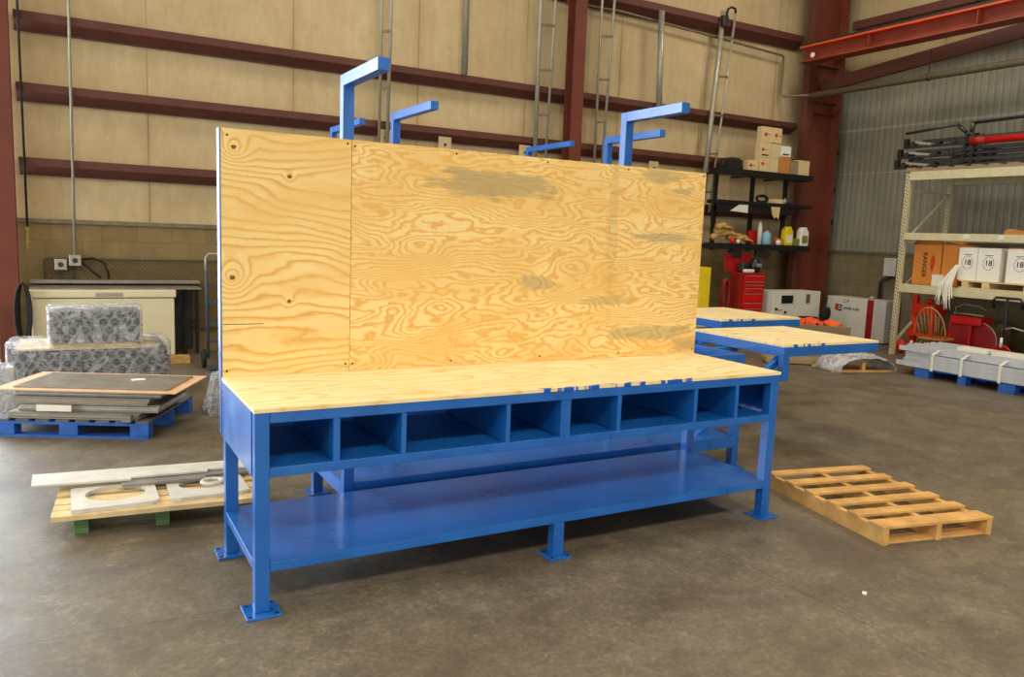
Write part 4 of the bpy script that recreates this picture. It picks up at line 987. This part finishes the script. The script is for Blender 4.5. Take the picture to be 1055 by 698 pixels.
# ------------------------------------------------------------------ things on the floor under the rack
t = thing('engine_hoist', 'orange-red steel machine frame under the rack at left', 'machine', (12.05, 8.0, 0))
MB().box((-.02, -.02, .1), (.05, .06, .95)).build('post', 'orange_red', t)
MB().box((-.02, -.32, .1), (.04, -.26, .7)).build('post', 'orange_red', t)
MB().box((-.05, -.34, .66), (.3, .05, .82)).build('top_housing', 'orange_red', t, bevel=.01)
MB().box((-.1, -.4, .3), (.35, .08, .35)).build('tray', 'orange_red', t, bevel=.005)
MB().box((-.1, -.34, .1), (.3, .08, .16)).build('base', 'dark', t, bevel=.005)
MB().lathe([(.02, -.05), (.1, -.04), (.11, 0), (.1, .04), (.02, .05)], (-.16, .1, .12), 20, 'x').build('wheel', 'orange_red', t, smooth=True)
MB().lathe([(.02, -.04), (.07, -.03), (.07, .03), (.02, .04)], (-.12, -.25, .1), 20, 'x').build('wheel', 'rubber', t, smooth=True)
MB().bar((0, .04, .8), (-.05, .12, 1.05), .02, .02).build('lever', 'red_dark', t)
MB().lathe([(.015, 0), (.05, .03), (.05, .08), (.015, .1)], (.05, -.2, .82)).build('regulator', 'red', t, smooth=True)

# windsor chair seen from behind
t = thing('windsor_chair', 'golden wooden spindle-back chair under the rack', 'chair', (11.2, 7.16, 0), .12); t.scale = (.84, .84, .9)
YA = .27
seat = MB(); seat.prism([(-.02, -.22), (.05, -.25), (.38, -.24), (.44, -.12), (.44, .12), (.38, .24), (.05, .25), (-.02, .22)], .40, .435, 'xy'); seat.build('seat', 'chairwood', t, bevel=.012)
def bow(a): return (-.02-.13*math.sin(a)*1., YA*math.cos(a), .44+.5*abs(math.sin(a))**.85)
pts = [bow(PI*k/24) for k in range(25)]
MB().tube(pts, .014, 8).build('back_bow', 'chairwood', t, smooth=True)
for k in range(8):
    y = -.21+.06*k; a = math.acos(max(-1, min(1, y*1.12/YA))); q = bow(a)
    MB().tube([(.01, y*.8, .435), ((q[0]+.01)/2, (q[1]+y*.8)/2, (.435+q[2])/2), q], [.008, .011, .006], 6).build('spindle', 'chairwood', t, smooth=True)
for sx, sy in ((.04, .17), (.04, -.17), (.36, .17), (.36, -.17)):
    dx = -.06 if sx < .1 else .06
    MB().tube([(sx, sy, .4), (sx+dx*.5, sy*1.15, .2), (sx+dx, sy*1.3, .0)], [.015, .02, .011], 8).build('leg', 'chairwood', t, smooth=True)
MB().tube([(.02, -.19, .18), (.02, .19, .18)], .009, 6).build('stretcher', 'chairwood', t)

t = thing('hose_reel_cart', 'red machine cart with round reel under rack right of the chair', 'machine', (12.0, 7.08, 0)); t.scale = (.9, .9, .93)
MB().box((-.12, -.26, .62), (.25, .28, .76)).build('top_housing', 'red', t, bevel=.03)
MB().box((-.08, -.1, .1), (.25, .28, .62)).build('body', 'red_dark', t, bevel=.01)
m = MB(); m.box((-.1, .25, .08), (-.08, .28, .62)); m.box((-.1, -.1, .08), (-.08, -.07, .62)); m.box((-.1, -.1, .2), (-.08, .28, .23)); m.build('frame', 'red', t)
MB().lathe([(.03, -.03), (.27, -.03), (.29, -.02), (.29, .02), (.27, .03), (.03, .03)], (.02, -.2, .38), 32, 'x').build('reel', 'red_dark', t, smooth=False)
MB().tube([(-.02, -.2+.3*math.cos(a*PI/16), .38+.3*math.sin(a*PI/16)) for a in range(32)], .009, 6, True).build('reel_rim', 'galv', t, smooth=True)
MB().tube([(-.1, .2, .76), (-.12, .18, .9), (-.1, .05, .96), (-.05, -.2, .93), (0, -.26, .88)], .01, 6).build('wire_handle', 'galv', t, smooth=True)
MB().tube([(-.05, .25, .8), (-.05, 0, .8), (-.02, -.25, .79)], .018, 6).build('gauge_pipe', 'galv', t, smooth=True)

t = thing('hand_truck', 'black hand truck with looped handle under the rack', 'hand truck', (11.5, 6.24, 0))
MB().tube([(0, .22, .9), (-.02, .22, 1.02), (-.02, .19, 1.06), (-.02, -.14, 1.06), (-.02, -.17, 1.02), (0, -.17, .92)], .018, 8).build('handle', 'black', t, smooth=True)
MB().tube([(0, .03, .3), (-.02, .03, 1.06)], .016, 8).build('centre_rail', 'black', t, smooth=True)
MB().box((-.01, .01, .1), (.02, .06, .9)).build('spine', 'dark', t, bevel=.006)
MB().lathe([(.03, -.03), (.12, -.03), (.13, 0), (.12, .03), (.03, .03)], (.05, .2, .13), 20, 'y').build('wheel', 'rubber', t, smooth=True)
MB().lathe([(.03, -.03), (.12, -.03), (.13, 0), (.12, .03), (.03, .03)], (.05, -.15, .13), 20, 'y').build('wheel', 'rubber', t, smooth=True)
MB().box((-.1, -.14, .015), (.0, .18, .027)).build('toe_plate', 'dark', t)
MB().tube([(0, .05, .62), (-.05, -.1, .66), (-.05, -.25, .63)], .012, 6).build('hook', 'galv', t)
m = MB()
for k in range(6): m.tube([(11.32+.008*k, 6.19+(.15-.012*k)*math.cos(a*PI/12), .26+(.15-.01*k)*math.sin(a*PI/12)) for a in range(24)], .012, 6, True)
tag(m.build('air_hose', 'red', smooth=True), 'coiled bright red air hose in front of the black hand truck', 'hose')
tag(MB().tube([(11.3, 6.19, .38), (11.3, 6.19, .52)], .018, 8).build('hose_fitting', 'strap', smooth=True), 'short white fitting above the coiled red hose', 'fitting')
tag(MB().box((12.0, 4.6, 0), (12.6, 6.25, .75)).build('dark_crate', 'dark', bevel=.01), 'dark crate in the shade behind the black hand truck', 'crate')
tag(MB().box((12.45, 6.8, 0), (12.65, 7.5, .6)).build('dark_crate', 'card3', bevel=.01), 'dull brown crate behind the spindle-back chair', 'crate')
tag(MB().box((10.95, 7.28, 0), (10.98, 7.31, .34)).build('white_stake', 'strap'), 'short white stake standing behind the steel sections', 'stake')

# ------------------------------------------------------------------ steel sections on blue pallet (front right)
PA = (9.86, 6.87); PBp = (9.98, 4.6)
t = thing('wooden_pallet', 'blue block pallet carrying the grey steel sections at right', 'pallet', (9.9, 5.2, 0), 0)
for y, w_ in ((1.1, .2), (.6, .11), (.0, .2)):
    for x in (0, .45, .9): MB().box((x, y, .017), (x+.12, y+w_, .11)).build('block', 'bluewood', t, bevel=.003)
for y, w_ in ((1.1, .2), (.6, .11), (.0, .2)): MB().box((0, y, 0), (1.02, y+w_, .016)).build('bottom_board', 'bluewood', t)
for x in (0, .45, .9): MB().box((x, 0, .111), (x+.12, 1.3, .128)).build('deck_board', 'bluewood', t)
zr = .1285
GP = 'grey steel sections stacked on the right-hand blue pallet'
def section(x, y1, y0, z, w_, h, lab):
    t = thing('steel_section', lab, 'steel section', (x, y0, z), 0, GP)
    m = MB(); m.box((0, 0, 0), (w_, y1-y0, .006)); m.box((0, 0, .006), (.006, y1-y0, h)); m.box((w_-.006, 0, .006), (w_, y1-y0, h)); m.box((.006, 0, h-.02), (w_-.006, y1-y0, h-.014))
    m.build('channel', 'galvbar', t)
rows = ((6.85, 0), (6.4, 1), (6.4, 2), (6.88, 3))
names = ('bottom', 'second', 'third', 'topmost')
for (y1, k) in rows:
    for c in range(6):
        jx = random.uniform(0, .006); dx = .1*(k == 3); jy = random.uniform(-.1, .05); dx += 0
        if k in (1, 2) and c > 0: jy += .42
        section(9.88+dx+.169*c+jx*.5, y1+jy, 4.2, zr+.0005+.063*k, .155, .062, '%s layer grey steel channel, %s' % (names[k], ('front face of the stack', 'second in from the front', 'third in from the front', 'third in from the back', 'second in from the back', 'hindmost by the rack')[c]))
zs = zr+.063*4+.0005
for y, lab in ((6.25, 'left'), (5.86, 'middle'), (5.38, 'right')):
    m = MB(); m.box((9.868, y-.018, .11), (9.872, y+.018, zs-.05)); m.bar((9.87, y, zs-.05), (9.99, y-.01, zs+.003), .036, .003); 
    tag(m.build('tie_strap', 'strap'), '%s white strap tied over the grey steel sections' % lab, 'strap')
tag(MB().box((10.3, 5.2, zs), (10.5, 5.75, zs+.05)).build('pale_strip', 'label', bevel=.004), 'right pale flat parcel lying on top of the steel sections', 'parcel')
tag(MB().box((10.3, 5.8, zs), (10.5, 6.2, zs+.05)).build('pale_strip', 'label', bevel=.004), 'left pale flat parcel lying on top of the steel sections', 'parcel')
tag(MB().box((10.6, 4.3, zs), (10.8, 5.15, zs+.03)).build('flat_bar', 'galvbar', bevel=.003), 'loose flat grey bar on top of the steel sections at right', 'steel section')
tag(MB().rbox((3.37, 2.35, .004), (.03, .02, .006), (0, 0, .6)).build('paper_scrap', 'label'), 'tiny pale scrap on the floor below the empty pallet', 'scrap')

# ------------------------------------------------------------------ lights
def area(name, loc, rot, sx, sy, e, col):
    l = bpy.data.lights.new(name, 'AREA'); l.shape = 'RECTANGLE'; l.size = sx; l.size_y = sy; l.energy = e; l.color = col
    o = bpy.data.objects.new(name, l); COL.objects.link(o); o.location = loc; o.rotation_euler = rot; return o
DAY = (.86, .93, 1.)
area('daylight_left_door', (XL-.05, 3.5, 2.3), (0, -PI/2, 0), 4.4, 5.8, 380, DAY)
area('daylight_back_door', (-3.6, YW+.1, 2.45), (-PI/2, 0, 0), 5.5, 4.8, 850, DAY)
area('daylight_front_door', (0, YB-.05, 2.4), (PI/2, 0, 0), 9.6, 4.6, 120, (1., .98, .94))
WARM = (1., .91, .77)
for i, (x, y) in enumerate(((-3, -3), (3, -3), (9, -3), (-3, 4), (3, 4), (9, 4), (4, 8.3), (10, 8.3))):
    t = thing('high_bay_lamp', 'high bay lamp hanging from the roof', 'lamp', (x, y, 7.2), group='high bay lamps under the roof')
    MB().lathe([(.06, .3), (.1, .25), (.25, 0), (.24, 0), (.09, .24)], seg=20).build('lamp_shade', 'galv', t)
    MB().tube([(0, 0, .3), (0, 0, .8)], .01, 6).build('cord', 'black', t)
    area('high_bay_light', (x, y, 7.15), (0, 0, 0), 1.2, 1.2, 300 if y < 0 else 85, WARM)
w = bpy.data.worlds.new('World'); SC.world = w; w.use_nodes = True
bg = w.node_tree.nodes['Background']; bg.inputs[0].default_value = (.75, .87, 1, 1); bg.inputs[1].default_value = 1.6

# ------------------------------------------------------------------ camera
f, yaw, pitch, roll, h = 818.2, .5151, .1306, .0390, 1.6811
cam = bpy.data.cameras.new('cam'); co = bpy.data.objects.new('cam', cam); COL.objects.link(co)
cam.sensor_fit = 'HORIZONTAL'; cam.sensor_width = 36; cam.lens = f*36/1055; cam.clip_start = .05; cam.clip_end = 200
fw = Vector((math.sin(yaw)*math.cos(pitch), math.cos(yaw)*math.cos(pitch), -math.sin(pitch)))
r0 = Vector((math.cos(yaw), -math.sin(yaw), 0)); u0 = r0.cross(fw)
r1 = r0*math.cos(roll)+u0*math.sin(roll); u1 = -r0*math.sin(roll)+u0*math.cos(roll)
Mx = Matrix((r1, u1, -fw)).transposed().to_4x4(); Mx.translation = (0, 0, h); co.matrix_world = Mx
SC.camera = co
SC.view_settings.view_transform = 'Standard'; SC.view_settings.look = 'None'; SC.view_settings.gamma = 1
SC.view_settings.use_curve_mapping = False; SC.view_settings.exposure = .16
